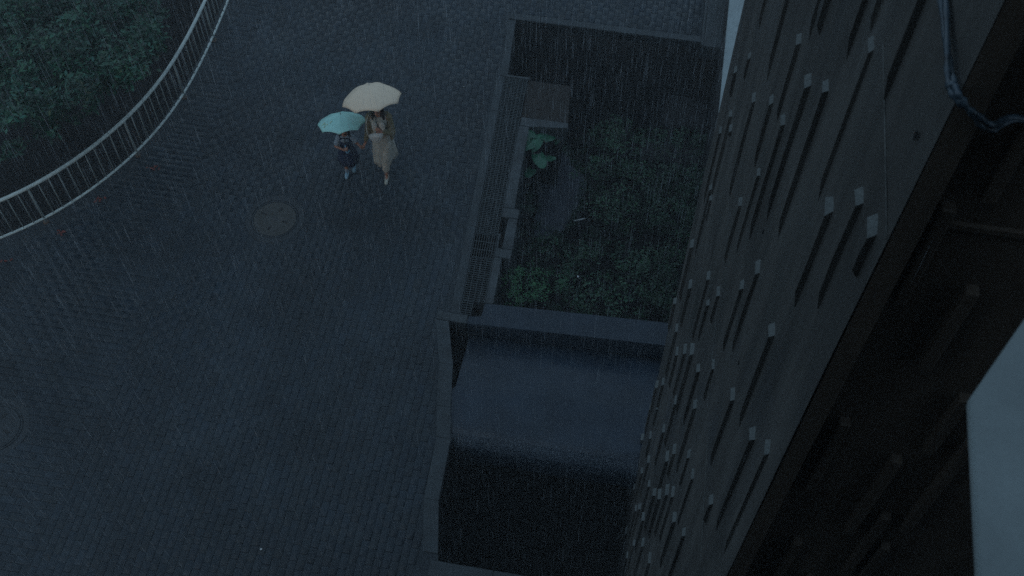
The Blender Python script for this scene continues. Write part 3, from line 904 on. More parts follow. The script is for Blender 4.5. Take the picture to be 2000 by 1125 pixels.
# red dead leaves lying at the foot of the railing
for n_, (x, y, lb) in enumerate(((-6.30 + .28, 12.05, 'scatter of red dead leaves under the railing, the one nearest the walkers'),
                    (-6.78, 11.39, 'small heap of red dead leaves midway along the curved railing'),
                    (-7.26, 10.72, 'brightest heap of red dead leaves by the railing post'),
                    (-7.98, 10.15, 'red dead leaves under the railing at the left edge of the photo'))):
    r = random.Random(n_ + 40)
    t = empty('dead_leaves', (x, y, .006), label=lb, cat='leaves', group='red dead leaves along the railing')
    for k in range(9 if n_ == 2 else 6):
        bm = bmesh.new()
        cx, cy = x + r.gauss(0, .05), y + r.gauss(0, .05); a = r.uniform(0, 6.28); s = r.uniform(.018, .030)
        pts = []
        for q in range(8):
            rr = s * (1.25 if q % 4 == 0 else .8 if q % 2 else .55)
            pts.append(bm.verts.new((cx + rr * math.cos(a + q * .785), cy + rr * math.sin(a + q * .785), .014 + .01 * r.random() + k * .002)))
        c_ = bm.verts.new((cx, cy, .012 + k * .002))
        for q in range(8): bm.faces.new((pts[q], pts[(q + 1) % 8], c_))
        obj('leaf', from_bm(bm, 'leaf'), M['red'], t)

# ------------------------------------------------------------------ foliage
def leaf_cloud(clumps, per, size, seed, shell=.55, flat=.75, jit=.25, dk=(.35, 1.15), hue=.12):
    g = np.random.default_rng(seed)
    Vs, Qs, Cs = [], [], []
    base = 0
    for (x, y, z, r) in clumps:
        n = int(per * (r / .4) ** 2)
        # twigs: leaves gather round a few sub-centres
        m = max(5, int(n / 22))
        d = g.normal(size=(m, 3)); d /= np.linalg.norm(d, axis=1)[:, None]
        rad = r * (shell + (1 - shell) * g.random(m)) ** .8 * g.uniform(.6, 1.15, m)
        sub = d * rad[:, None] * [1, 1, flat] + [x, y, z]
        tone_s = g.uniform(dk[0], dk[1], m)
        idx = g.integers(0, m, n)
        c = sub[idx] + g.normal(size=(n, 3)) * r * jit * [1, 1, .5]
        nrm = g.normal(size=(n, 3)) * .55 + [0, 0, 1.0]; nrm /= np.linalg.norm(nrm, axis=1)[:, None]
        t = g.normal(size=(n, 3)); t -= nrm * (t * nrm).sum(1)[:, None]; t /= np.linalg.norm(t, axis=1)[:, None]
        b = np.cross(nrm, t)
        s = size * g.uniform(.6, 1.3, n)[:, None]
        v0 = c - t * s; v2 = c + t * s
        v1 = c + b * s * .42 + nrm * s * .12 ; v3 = c - b * s * .42 + nrm * s * .12
        V_ = np.stack([v0, v1, v2, v3], 1).reshape(-1, 3)
        Q = (np.arange(n * 4).reshape(n, 4) + base)
        base += n * 4
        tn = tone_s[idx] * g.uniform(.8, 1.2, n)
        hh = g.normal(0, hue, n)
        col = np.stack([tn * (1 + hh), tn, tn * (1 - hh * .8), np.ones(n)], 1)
        Vs.append(V_); Qs.append(Q); Cs.append(np.repeat(col, 4, 0))
    V_ = np.concatenate(Vs); Q = np.concatenate(Qs); C_ = np.concatenate(Cs)
    tri = np.concatenate([Q[:, [0, 1, 2]], Q[:, [0, 2, 3]]])
    return fast_mesh('foliage', V_, tri, C_)

# the tree beyond the railing
tree = empty('tree', (-8.2, 13.6, -1.1), label='leafy green tree behind the curved railing, top left corner', cat='tree')
extra = []
for (x, y, z, r) in TREE:
    if random.random() < .8:
        extra.append((x - random.uniform(.1, .5), y + random.uniform(0, .5), z - random.uniform(.4, .9), r * .9))
more = [(-8.5, 12.6, 2.4, .5), (-8.9, 13.3, 2.6, .5), (-9.3, 12.5, 2.3, .5), (-8.3, 14.2, 2.7, .5), (-7.4, 14.2, 2.9, .5), (-6.5, 14.3, 2.7, .5), (-5.9, 14.6, 2.5, .45),
        (-8.9, 11.9, 2.2, .45), (-9.9, 13.2, 2.3, .5), (-7.7, 13.6, 3.2, .5), (-8.2, 12.0, 2.1, .4)]
def clear_of_rail(c):
    # keep the crown short of the railing as it leans over the bed
    k = (H - .87) / (H - c[2])
    return beyond_rail(c[0] * k, c[1] * k, -(c[3] + .22))
TREE = [c for c in TREE if clear_of_rail(c)]; extra = [c for c in extra if clear_of_rail(c)]; more = [c for c in more if clear_of_rail(c)]
obj('crown', leaf_cloud(TREE + SPR + extra + more, 400, .050, 3, shell=.3, jit=.26, dk=(.25, 1.6)), M['leaf_tree'], tree)

tube_obj('trunk', spline([(-8.2, 13.6, -1.1), (-8.15, 13.55, 0), (-8.0, 13.35, 1.1), (-7.8, 13.2, 2.1)], 5), [.16, .155, .15, .15, .14, .135, .13, .125, .12, .11, .105, .10, .09, .08, .07, .06][:16], M['bark'], tree, 10)
for k, e in enumerate([(-6.4, 12.2, 2.5), (-5.5, 12.3, 2.6), (-6.9, 11.3, 2.4), (-7.4, 12.1, 2.3), (-8.8, 12.6, 2.2), (-6.3, 13.6, 2.4), (-5.6, 12.9, 2.5), (-6.85, 11.1, 1.9)]):
    a = Vector((-8.05, 13.4, .9 + .1 * k)); e = Vector(e)
    mid = a.lerp(e, .5) + Vector((0, 0, .15))
    pp = spline([a, mid, e], 6)
    tube_obj('limb', pp, [.055 - .045 * i / (len(pp) - 1) for i in range(len(pp))], M['bark'], tree, 7)

# shrubs in the planted pit, written in building axes (u, v, z, radius)
def shrub(cl, per, size, m, seed, label, dk=(.35, 1.1)):
    pts = []
    for u, v, z, r in cl:
        p = P(u, v); pts.append((p.x, p.y, z, r))
    cx = sum(p[0] for p in pts) / len(pts); cy = sum(p[1] for p in pts) / len(pts)
    t = empty('shrub', (cx, cy, -2.0), label=label, cat='shrub', group='shrubs in the planted pit')
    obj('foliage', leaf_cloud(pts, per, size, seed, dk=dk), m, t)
    r = random.Random(seed)
    for k in range(3):
        q = pts[r.randrange(len(pts))]
        a = Vector((cx + r.uniform(-.1, .1), cy + r.uniform(-.1, .1), -2.05)); e = Vector((q[0], q[1], q[2]))
        pp = spline([a, a.lerp(e, .5) + Vector((0, 0, .1)), e], 4)
        tube_obj('stem', pp, [.022 - .015 * i / (len(pp) - 1) for i in range(len(pp))], M['bark'], t, 5)
    return t
def xy2uv(L): return [(*[round(c, 3) for c in UV((x, y))], z, r) for x, y, z, r in L]
shrub(xy2uv(GA), 330, .029, M['leaf_bush'], 21, 'pale crowned shrub at the far side of the pit, under the dark retaining wall')
shrub(xy2uv(GE), 320, .029, M['leaf_bush'], 22, 'shrub in the middle of the pit, right of the grey gravel patch')
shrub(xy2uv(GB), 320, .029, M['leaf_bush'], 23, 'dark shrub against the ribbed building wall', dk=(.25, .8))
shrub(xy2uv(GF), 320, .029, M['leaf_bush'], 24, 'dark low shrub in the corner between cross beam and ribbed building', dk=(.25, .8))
shrub(xy2uv(GD), 330, .029, M['leaf_bush'], 25, 'spreading shrub along the middle of the cross beam')
shrub(xy2uv(GC), 620, .020, M['leaf_bright'], 26, 'bright green shrub in the near left corner of the pit', dk=(.5, 1.35))
shrub(xy2uv(GG), 380, .020, M['leaf_bush'], 27, 'thin weedy shrub along the low wall by the grating')
# low ground cover over the soil
g = np.random.default_rng(8)
cl = []
for k in range(420):
    u = g.uniform(-1.7, 3.2); v = g.uniform(9.5, 15.2)
    if ((u + 1.30) / .50) ** 2 + ((v - 13.05) / 1.1) ** 2 < 1: continue
    if v > 13.9 and u > -.1: continue
    p = P(u, v); cl.append((p.x, p.y, gz(u, v) + .06, g.uniform(.12, .24)))
for k in range(70):                            # creeping over the rim of the gravel patch
    a = g.uniform(0, 6.283); q = g.normal(1.0, .10)
    p = P(-1.30 + .44 * q * math.cos(a), 13.05 + 1.04 * q * math.sin(a)); cl.append((p.x, p.y, -1.84, g.uniform(.06, .14)))
obj('ground_cover', leaf_cloud(cl, 420, .019, 9, flat=.35, dk=(.15, .8)), M['leaf_bush'], None, kind='stuff')['label'] = 'low leafy ground cover over the soil of the pit'

# the big leaved plant by the ledge
plant = empty('broadleaf_plant', P(-1.72, 12.85, -1.9), label='plant with large round green leaves leaning over the low wall', cat='plant', group=None)
def broad_leaf(c, ang, s, tilt, name='leaf'):
    bm = bmesh.new()
    N_ = 22
    out = []
    for k in range(N_):
        a = 2 * math.pi * k / N_
        # heart shape: notch at the stem, point at the tip
        r = 1 - .20 * math.cos(a) + .10 * math.cos(2 * a)
        if abs(a - math.pi) < .35: r *= .55
        x, y = r * math.cos(a) * 1.1, r * math.sin(a) * .82
        out.append((x, y, -.28 * y * y - .12 * x * x + .035 * math.sin(5 * a)))
    R_ = Euler((tilt[0], tilt[1], ang)).to_matrix()
    mid = [bm.verts.new(Vector(c) + R_ @ Vector((x * .5 * s, y * .5 * s, z * .25 * s + .02 * s))) for x, y, z in out]
    rim = [bm.verts.new(Vector(c) + R_ @ (Vector((x, y, z)) * s)) for x, y, z in out]
    cc = bm.verts.new(Vector(c) + R_ @ Vector((-.25 * s, 0, 0)))
    for k in range(N_):
        j = (k + 1) % N_
        bm.faces.new((mid[k], mid[j], rim[j], rim[k]))
        bm.faces.new((mid[k], mid[j], cc))
    return obj(name, from_bm(bm, name, True), M['big_leaf'], plant)
LV = [((-1.88, 12.62), -.12, 3.7, .17), ((-1.86, 12.88), -.08, 2.2, .15), ((-1.71, 12.78), -.16, .8, .17), ((-1.60, 12.93), -.15, 1.5, .13), ((-1.50, 12.98), -.2, .3, .13),
      ((-1.58, 12.55), -.35, 5.0, .17), ((-1.92, 13.02), -.30, 2.6, .09), ((-1.38, 13.10), -.4, .9, .09), ((-1.45, 12.8), -.55, .2, .12), ((-1.42, 13.2), -.32, 1.3, .08), ((-1.75, 12.45), -.6, 4.2, .12)]
for (u, v), z, a, s in LV:
    c = P(u, v, z)
    broad_leaf(c, a, s, (random.uniform(-.25, .25), random.uniform(-.2, .3)))
    root = P(-1.70, 12.85, -1.95)
    pp = spline([root, root.lerp(c, .55) + Vector((0, 0, .12)), c - Vector((0, 0, .01))], 5)
    tube_obj('stalk', pp, .009, M['leaf_bush'], plant, 5)

# litter and small things
def bar(name, a, b, r, m, **k):
    tube_obj(name, [a, b], r, m, None, 6, **k)
bar('stick', P(-.90, 12.30, -1.62), P(-.70, 12.38, -1.60), .012, M['paper'], label='short white plastic strip lying among the shrubs', cat='strip')
for (u, v, z, s, lb) in ((-3.14, 13.67, .01, .013, 'tiny white scrap of litter up the plaza right of the walkers'),
                         (-4.18, 4.85, .01, .018, 'tiny pale scrap of litter low on the plaza'),
                         (-.62, 10.52, -.75, .022, 'crumpled white scrap caught in the shrub by the beam')):
    bm = bmesh.new()
    bmesh.ops.create_icosphere(bm, subdivisions=1, radius=s)
    for q in bm.verts: q.co *= random.uniform(.6, 1.2); q.co.z *= .5; 
    for q in bm.verts: q.co += P(u, v, z)
    obj('litter', from_bm(bm, 'litter'), M['paper'], None, label=lb, cat='litter')
# ------------------------------------------------------------------ people
def capsule(bm, a, ra, b, rb):
    a, b = Vector(a), Vector(b)
    t = bmesh.new()
    for c, r in ((a, ra), (b, rb)):
        r_ = bmesh.ops.create_icosphere(t, subdivisions=2, radius=r)
        for v in r_['verts']: v.co += c
    h = bmesh.ops.convex_hull(t, input=t.verts)
    bmesh.ops.delete(t, geom=list({e for e in h['geom_interior'] if isinstance(e, bmesh.types.BMVert)}), context='VERTS')
    me = bpy.data.meshes.new('t'); t.to_mesh(me); t.free(); bm.from_mesh(me); bpy.data.meshes.remove(me)
def ellipsoid(bm, c, r, rot=(0, 0, 0)):
    R_ = Euler(rot).to_matrix()
    t = bmesh.ops.create_icosphere(bm, subdivisions=3, radius=1)
    for v in t['verts']:
        v.co = R_ @ Vector((v.co.x * r[0], v.co.y * r[1], v.co.z * r[2])) + Vector(c)
def fuse(name, build, voxel, m, parent, smooth=3, post=None):
    """build capsules and ellipsoids, weld them into one continuous skin"""
    bm = bmesh.new(); build(bm)
    me = bpy.data.meshes.new(name); bm.to_mesh(me); bm.free()
    o = bpy.data.objects.new(name + '_src', me); COL.objects.link(o)
    rm = o.modifiers.new('r', 'REMESH'); rm.mode = 'VOXEL'; rm.voxel_size = voxel
    if smooth:
        sm = o.modifiers.new('s', 'SMOOTH'); sm.iterations = smooth; sm.factor = .5
    dg = bpy.context.evaluated_depsgraph_get()
    new = bpy.data.meshes.new_from_object(o.evaluated_get(dg))
    bpy.data.objects.remove(o); 
    new.name = name
    new.polygons.foreach_set('use_smooth', [True] * len(new.polygons))
    new.materials.clear()
    if post: post(new)
    return obj(name, new, m, parent, world_geo=False)
def hand(bm, wrist, d, palm_n, s, curl, side):
    """palm, four unequal curled fingers and a thumb leaving the side of the palm"""
    d = Vector(d).normalized(); n = Vector(palm_n); n = (n - d * n.dot(d)).normalized(); a = d.cross(n) * side
    w = Vector(wrist)
    for k in (-1, -.3, .4, 1):
        capsule(bm, w + a * .010 * k * s, .012 * s, w + d * .075 * s + a * .028 * k * s, .0105 * s)
    for k, L in zip((-1, -.33, .33, 1), (.060, .072, .068, .052)):
        p = w + d * .078 * s + a * .028 * k * s
        c1 = (d * math.cos(curl * .6) + n * math.sin(curl * .6)); c2 = (d * math.cos(curl * 1.6) + n * math.sin(curl * 1.6))
        q = p + c1 * L * .5 * s; e = q + c2 * L * .55 * s
        capsule(bm, p, .0088 * s, q, .0080 * s); capsule(bm, q, .0080 * s, e, .0068 * s)
    p = w + d * .025 * s - a * .024 * s
    q = p + (d * .6 - a * .75 + n * .3).normalized() * .035 * s
    e = q + (d * .8 - a * .1 + n * .55).normalized() * .030 * s
    capsule(bm, p, .0115 * s, q, .0095 * s); capsule(bm, q, .0095 * s, e, .008 * s)
def head(bm, c, s):
    c = Vector(c)
    ellipsoid(bm, c + Vector((0, .008, .012)) * s, (.074 * s, .088 * s, .095 * s))
    ellipsoid(bm, c + Vector((0, -.022, -.050)) * s, (.052 * s, .058 * s, .060 * s))         # jaw
    capsule(bm, c + Vector((0, -.078, .012)) * s, .008 * s, c + Vector((0, -.100, -.022)) * s, .013 * s)   # nose
    for x in (-1, 1):
        ellipsoid(bm, c + Vector((x * .076, .012, -.010)) * s, (.010 * s, .020 * s, .030 * s))          # ears
    capsule(bm, c + Vector((-.018, -.078, -.058)) * s, .008 * s, c + Vector((.018, -.078, -.058)) * s, .008 * s)  # lips
def eyes(c, s, parent):
    for x in (-1, 1):
        bm = bmesh.new(); ellipsoid(bm, Vector(c) + Vector((x * .031, -.076, .002)) * s, (.013 * s, .008 * s, .008 * s))
        obj('eye', from_bm(bm, 'eye', True), M['eye'], parent, world_geo=False)
def loft(name, rings, m, parent, seg=40, fold=0, seed=0, thick=.006):
    """cloth tube: rings of (centre, rx, ry); folds deepen downwards"""
    r = random.Random(seed); ph = [r.uniform(0, 6.28) for _ in range(3)]
    bm = bmesh.new(); R_ = []
    for i, (c, rx, ry) in enumerate(rings):
        f = fold * (i / (len(rings) - 1)) ** 1.2
        row = []
        for k in range(seg):
            a = 2 * math.pi * k / seg
            w = 1 + f * (.5 * math.sin(7 * a + ph[0]) + .35 * math.sin(11 * a + ph[1]) + .3 * math.sin(3 * a + ph[2]))
            row.append(bm.verts.new((c[0] + rx * w * math.cos(a), c[1] + ry * w * math.sin(a), c[2] + .012 * f * 8 * math.sin(5 * a + ph[1]))))
        R_.append(row)
    for A, B in zip(R_, R_[1:]):
        for k in range(seg): bm.faces.new((A[k], A[(k + 1) % seg], B[(k + 1) % seg], B[k]))
    me = from_bm(bm, name, True)
    o = obj(name, me, m, parent, world_geo=False)
    so = o.modifiers.new('solid', 'SOLIDIFY'); so.thickness = thick
    return o
def umbrella(name, centre, axis, R0, h, cloth, shaft_len, handle_m, spin, **k):
    """eight-panel umbrella: scalloped domed canopy, stays, shaft, crook; origin at the hand"""
    z = Vector(axis).normalized(); x = z.orthogonal().normalized(); x = Matrix.Rotation(spin, 3, z) @ x; y = z.cross(x)
    Rm = Matrix((x, y, z)).transposed()
    hand_p = Vector(centre) - z * shaft_len
    t = empty(name, hand_p, **k)
    def T(p): return Rm @ Vector(p) + Vector((0, 0, 0)) + Vector(centre) - hand_p
    bm = bmesh.new()
    nr, na = 12, 64
    rows = []
    top = bm.verts.new(T((0, 0, h)))
    for i in range(1, nr + 1):
        tt = i / nr; row = []
        for j in range(na):
            a = 2 * math.pi * j / na
            loc = (a % (math.pi / 4)) / (math.pi / 4)
            s = 1 - (2 * loc - 1) ** 2                      # 0 on a rib, 1 mid panel
            rr = R0 * tt * (1 - .065 * s * tt ** 1.5)
            zz = h * (1 - tt ** 2.1) - .018 * s * math.sin(tt * math.pi) * R0 * 2 + .055 * R0 * s * tt ** 3 - .02 * R0 * (1 - s) * tt ** 6
            row.append(bm.verts.new(T((rr * math.cos(a), rr * math.sin(a), zz))))
        rows.append(row)
    for j in range(na): bm.faces.new((top, rows[0][j], rows[0][(j + 1) % na]))
    for A, B in zip(rows, rows[1:]):
        for j in range(na): bm.faces.new((A[j], A[(j + 1) % na], B[(j + 1) % na], B[j]))
    c = obj('canopy', from_bm(bm, 'canopy', True), cloth, t, world_geo=False)
    so = c.modifiers.new('solid', 'SOLIDIFY'); so.thickness = .0015
    # ribs under the cloth
    for j in range(8):
        a = 2 * math.pi * j / 8
        pts = []
        for i in range(9):
            tt = i / 8
            pts.append(T((R0 * 1.012 * tt * math.cos(a), R0 * 1.012 * tt * math.sin(a), h * (1 - tt ** 2.1) - .02 * R0 * tt ** 6 - .016 * (1 - tt ** 4) - .004)))
        tube_obj('rib', pts, .0022, M['shaft'], t, 5).location = (0, 0, 0)
        tube_obj('stretcher', [T((0, 0, h * .2)), T((R0 * .5 * math.cos(a), R0 * .5 * math.sin(a), h * (1 - .5 ** 2.1) - .008))], .002, M['shaft'], t, 5).location = (0, 0, 0)
    tube_obj('shaft', [T((0, 0, h + .035)), T((0, 0, -shaft_len + .04))], .0055, M['shaft'], t, 8).location = (0, 0, 0)
    hp = [T((0, 0, -shaft_len + .05)), T((0, 0, -shaft_len - .06))] + [T((.03 - .03 * math.cos(q), 0, -shaft_len - .06 - .03 * math.sin(q))) for q in np.linspace(.4, 3.3, 7)]
    tube_obj('handle', hp, .011, handle_m, t, 8).location = (0, 0, 0)
    return t, T

# ---- the woman (faces the viewer, walking down the picture)
W0 = Vector((-2.12, 12.02, 0))
woman = empty('person', W0, label='woman walking in cream dress and olive cardigan under the large cream umbrella', cat='person', group='two people walking in the rain')
UMB_W = Vector((-2.19, 12.05, 1.73))
AX_W = Vector((-.13, .42, 1)).normalized()
SL_W = .50
SCW = Vector((.93, 1.0, 1.09))
woman.scale = SCW
def to_w(p): return Vector((p.x / SCW.x, p.y / SCW.y, p.z / SCW.z))
HW = to_w((UMB_W - AX_W * SL_W) - W0)              # woman's left hand on the shaft
JOIN = Vector((-2.43, 11.99, .70))
HJ = to_w(JOIN - W0)
def wb(bm):
    c = capsule
    c(bm, (0, .03, .86), .115, (0, .01, 1.02), .095); c(bm, (-.05, .03, .86), .10, (.05, .03, .86), .10)
    c(bm, (0, .01, 1.02), .095, (0, -.01, 1.22), .11); c(bm, (-.13, -.01, 1.27), .05, (.13, -.01, 1.27), .05)
    c(bm, (0, -.01, 1.25), .07, (0, -.02, 1.38), .046)
    head(bm, (0, -.04, 1.475), 1.0)
    # left leg (picture right) planted forward, right leg trailing with heel up
    c(bm, (.075, .02, .84), .085, (.045, -.07, .47), .058); c(bm, (.045, -.07, .47), .055, (.025, -.12, .10), .034); c(bm, (.025, -.11, .07), .032, (.02, -.215, .035), .025)
    c(bm, (-.075, .04, .84), .085, (-.05, .08, .46), .058); c(bm, (-.05, .08, .46), .055, (-.03, .36, .20), .034); c(bm, (-.03, .37, .17), .032, (-.03, .31, .06), .025)
    # right arm down to the child's hand
    el = Vector((-.215, -.02, .98)); wr = HJ + Vector((.045, .02, .07))
    c(bm, (-.165, 0, 1.26), .047, el, .037); c(bm, el, .036, wr, .024)
    hand(bm, wr, (HJ - wr), (-1, -.3, .2), .95, .75, 1)
    # left arm bent up to the shaft
    el = Vector((.20, -.05, 1.0)); wr = HW + Vector((.055, -.01, -.045))
    c(bm, (.165, 0, 1.26), .047, el, .037); c(bm, el, .036, wr, .024)
    hand(bm, wr, (HW + Vector((.02, -.03, .0)) - wr), (-.5, .8, 0), .95, 1.15, -1)
fuse('body', wb, .006, M['skin'], woman, 2)
eyes((0, -.04, 1.475), 1.0, woman)
def hair_w(bm):
    ellipsoid(bm, (0, -.012, 1.500), (.092, .098, .100))
    ellipsoid(bm, (0, .03, 1.42), (.095, .07, .12))
    for x in (-1, 1):
        capsule(bm, (x * .075, -.01, 1.46), .035, (x * .085, -.055, 1.27), .034); capsule(bm, (x * .085, -.055, 1.27), .034, (x * .075, -.09, 1.17), .018)
    capsule(bm, (0, .05, 1.45), .075, (0, .10, 1.18), .07)
o = fuse('hair', hair_w, .008, M['hair'], woman, 3)
# open the face: drop hair in front of the forehead line
def cut_front(me, c, s):
    b = bmesh.new(); b.from_mesh(me)
    kill = [f for f in b.faces if f.calc_center_median().y < c[1] - .055 * s and abs(f.calc_center_median().x) < .055 * s and c[2] - .12 * s < f.calc_center_median().z < c[2] + .045 * s]
    bmesh.ops.delete(b, geom=kill, context='FACES'); b.to_mesh(me); b.free()
cut_front(o.data, (0, -.04, 1.475), 1.0)
loft('dress', [((0, .0, 1.33), .125, .075), ((0, -.01, 1.25), .16, .115), ((0, -.005, 1.10), .135, .12), ((0, .01, 1.0), .125, .115), ((0, .02, .88), .165, .15), ((-.01, .02, .72), .165, .17),
               ((-.015, .02, .55), .17, .20), ((-.01, .03, .42), .18, .22), ((-.005, .035, .36), .185, .235)], M['cream_cloth'], woman, 48, .11, 3)
# knee pushing the dress forward on the planted leg
def kneep(bm):
    capsule(bm, (.07, -.03, .74), .10, (.05, -.115, .50), .088); capsule(bm, (.05, -.115, .50), .088, (.035, -.145, .27), .070)
fuse('dress_front', kneep, .010, M['cream_cloth'], woman, 3)
def cardi(bm):
    c = capsule
    for x in (-1, 1):
        c(bm, (x * .16, 0, 1.275), .062, (x * .10, .02, 1.0), .075); c(bm, (x * .10, .02, 1.0), .075, (x * .155, .05, .80), .07)
    c(bm, (-.12, .05, 1.25), .07, (.12, .05, 1.25), .07); c(bm, (-.09, .07, .95), .08, (.09, .07, .95), .08); c(bm, (0, .06, 1.2), .10, (0, .07, .95), .10)
    c(bm, (-.10, .10, .80), .07, (.10, .10, .80), .07)
    el = Vector((-.215, -.02, .98)); wr = HJ + Vector((.05, .02, .09))
    c(bm, (-.165, 0, 1.265), .062, el, .052); c(bm, el, .052, el.lerp(wr, .75), .042)
    el = Vector((.205, -.05, .99)); wr = HW + Vector((.055, -.01, -.05))
    c(bm, (.165, 0, 1.265), .064, el, .062); c(bm, el, .062, el.lerp(wr, .82), .046)
fuse('cardigan', cardi, .009, M['olive'], woman, 3)
# long coat tails blowing behind
loft('coat_skirt', [((.01, .07, .84), .155, .115), ((.03, .08, .70), .155, .13), ((.045, .09, .56), .16, .14), ((.055, .10, .44), .165, .15), ((.065, .10, .34), .17, .155)], M['cream_cloth'], woman, 44, .12, 9)
def lapels(bm):
    for x in (-1, 1):
        ellipsoid(bm, (x * .060, -.145, 1.195), (.050, .024, .115), (.08, x * .10, x * -.16))
fuse('blouse_front', lapels, .006, M['white_cloth'], woman, 2)
for (a, b_, nm) in (((.025, -.10, .05), (.018, -.235, .026), 'shoe'), ((-.03, .375, .16), (-.03, .30, .045), 'shoe')):
    def sh(bm, a=a, b_=b_): capsule(bm, a, .040, b_, .034)
    fuse(nm, sh, .007, M['shoe_cream'], woman, 2)
# white bag held flat at the waist
bag = empty('handbag', W0 + Vector((-.04, -.21, 1.14)), label='white soft handbag hanging at the waist of the woman', cat='bag')
bm = bmesh.new()
N_ = 14
fr, bk = [], []
shape = [(-.155, .045), (-.06, .055), (.02, .085), (.075, .095), (.135, .055), (.10, -.01), (.055, -.065), (.0, -.085), (-.06, -.07), (-.115, -.02)]
for x, z in shape:
    fr.append(bm.verts.new((x, -.035 + .05 * z, z))); bk.append(bm.verts.new((x * .96, .035 + .05 * z, z * .96 - .01)))
bm.faces.new(fr); bm.faces.new(bk[::-1])
for i in range(len(shape)):
    j = (i + 1) % len(shape); bm.faces.new((fr[i], bk[i], bk[j], fr[j]))
bmesh.ops.bevel(bm, geom=bm.edges[:], offset=.012, segments=3, affect='EDGES')
b_o = obj('bag_body', from_bm(bm, 'bag_body', True), M['bag'], bag, world_geo=False)
b_o.rotation_euler = (-.55, 0, 0)
b_o.scale = (.88, .9, 1.0)
tube_obj('strap', spline([(-.14, .0, .04), (-.15, .12, .2), (-.10, .17, .33)], 5), .006, M['bag'], bag, 6).location = (0, 0, 0)
umbrella('umbrella', UMB_W, AX_W, .475, .25, M['umb_cream'], SL_W, M['handle_wood'], .3,
         label='large cream umbrella tilted back over the woman', cat='umbrella', group='open umbrellas')

# ---- the child
G0 = Vector((-2.71, 12.05, 0))
girl = empty('person', G0, label='small child in navy dress with pale collar and light blue shoes under the turquoise umbrella', cat='person', group='two people walking in the rain')
UMB_G = Vector((-2.72, 12.04, 1.20))
AX_G = Vector((-.07, .42, 1)).normalized()
SL_G = .44
HG = (UMB_G - AX_G * SL_G) - G0 + Vector((-.0, 0, 0))
HJg = JOIN - G0
def gb(bm):
    c = capsule
    c(bm, (-.03, .01, .55), .085, (.03, .01, .55), .085); c(bm, (0, .01, .55), .09, (0, 0, .80), .085); c(bm, (-.085, 0, .86), .036, (.085, 0, .86), .036)
    c(bm, (0, 0, .86), .045, (0, -.01, .94), .034)
    head(bm, (0, -.02, 1.03), .93)
    c(bm, (-.05, 0, .52), .06, (-.05, -.06, .30), .040); c(bm, (-.05, -.06, .30), .038, (-.055, -.07, .07), .025); c(bm, (-.055, -.06, .05), .024, (-.06, -.14, .028), .020)
    c(bm, (.05, .0, .52), .06, (.05, .02, .30), .040); c(bm, (.05, .02, .30), .038, (.052, .07, .09), .025); c(bm, (.052, .07, .07), .024, (.053, -.0, .03), .020)
    el = Vector((-.165, -.04, .68)); wr = HG + Vector((-.03, .0, -.045))
    c(bm, (-.11, 0, .855), .034, el, .028); c(bm, el, .027, wr, .018)
    hand(bm, wr, (HG + Vector((.0, -.02, .0)) - wr), (.6, .7, 0), .72, 1.1, 1)
    el = Vector((.175, .0, .72)); wr = HJg + Vector((-.05, .01, -.005))
    c(bm, (.11, 0, .855), .034, el, .028); c(bm, el, .027, wr, .018)
    hand(bm, wr, (HJg - wr), (0, -1, .2), .72, .9, -1)
fuse('body', gb, .005, M['skin'], girl, 2)
eyes((0, -.02, 1.03), .93, girl)
def hair_g(bm):
    ellipsoid(bm, (0, .005, 1.055), (.086, .092, .093)); ellipsoid(bm, (0, .04, .98), (.08, .055, .09))
    for x in (-1, 1): capsule(bm, (x * .07, .0, 1.02), .028, (x * .078, -.01, .90), .022)
o = fuse('hair', hair_g, .007, M['hair'], girl, 3)
cut_front(o.data, (0, -.02, 1.03), .93)
loft('dress', [((0, 0, .885), .085, .06), ((0, 0, .83), .115, .085), ((0, 0, .70), .10, .09), ((0, 0, .62), .105, .095), ((0, 0, .50), .145, .13), ((0, 0, .38), .16, .155), ((0, 0, .30), .17, .17)],
     M['navy'], girl, 44, .10, 5)
def slv(bm):
    capsule(bm, (-.105, 0, .86), .048, (-.15, -.03, .74), .045); capsule(bm, (.105, 0, .86), .048, (.155, 0, .78), .045)
fuse('sleeves', slv, .008, M['bib'], girl, 2)
def bibf(bm):
    ellipsoid(bm, (.0, -.080, .86), (.068, .022, .058), (.35, 0, 0)); capsule(bm, (-.05, -.03, .905), .022, (.05, -.03, .905), .022)
fuse('collar', bibf, .006, M['bib'], girl, 2)
for (a, b_) in (((-.055, -.05, .04), (-.06, -.155, .026)), ((.052, .08, .06), (.053, -.015, .026))):
    def sh(bm, a=a, b_=b_): capsule(bm, a, .036, b_, .031)
    fuse('shoe', sh, .006, M['shoe_blue'], girl, 2)
def sock(bm):
    capsule(bm, (-.055, -.07, .08), .030, (-.055, -.07, .15), .030); capsule(bm, (.052, .068, .10), .030, (.05, .055, .16), .030)
fuse('socks', sock, .006, M['bib'], girl, 1)
ug, TG = umbrella('umbrella', UMB_G, AX_G, .392, .15, M['umb_teal'], SL_G, M['handle_blue'], .0,
         label='small turquoise umbrella with a faded yellow print over the child', cat='umbrella', group='open umbrellas')
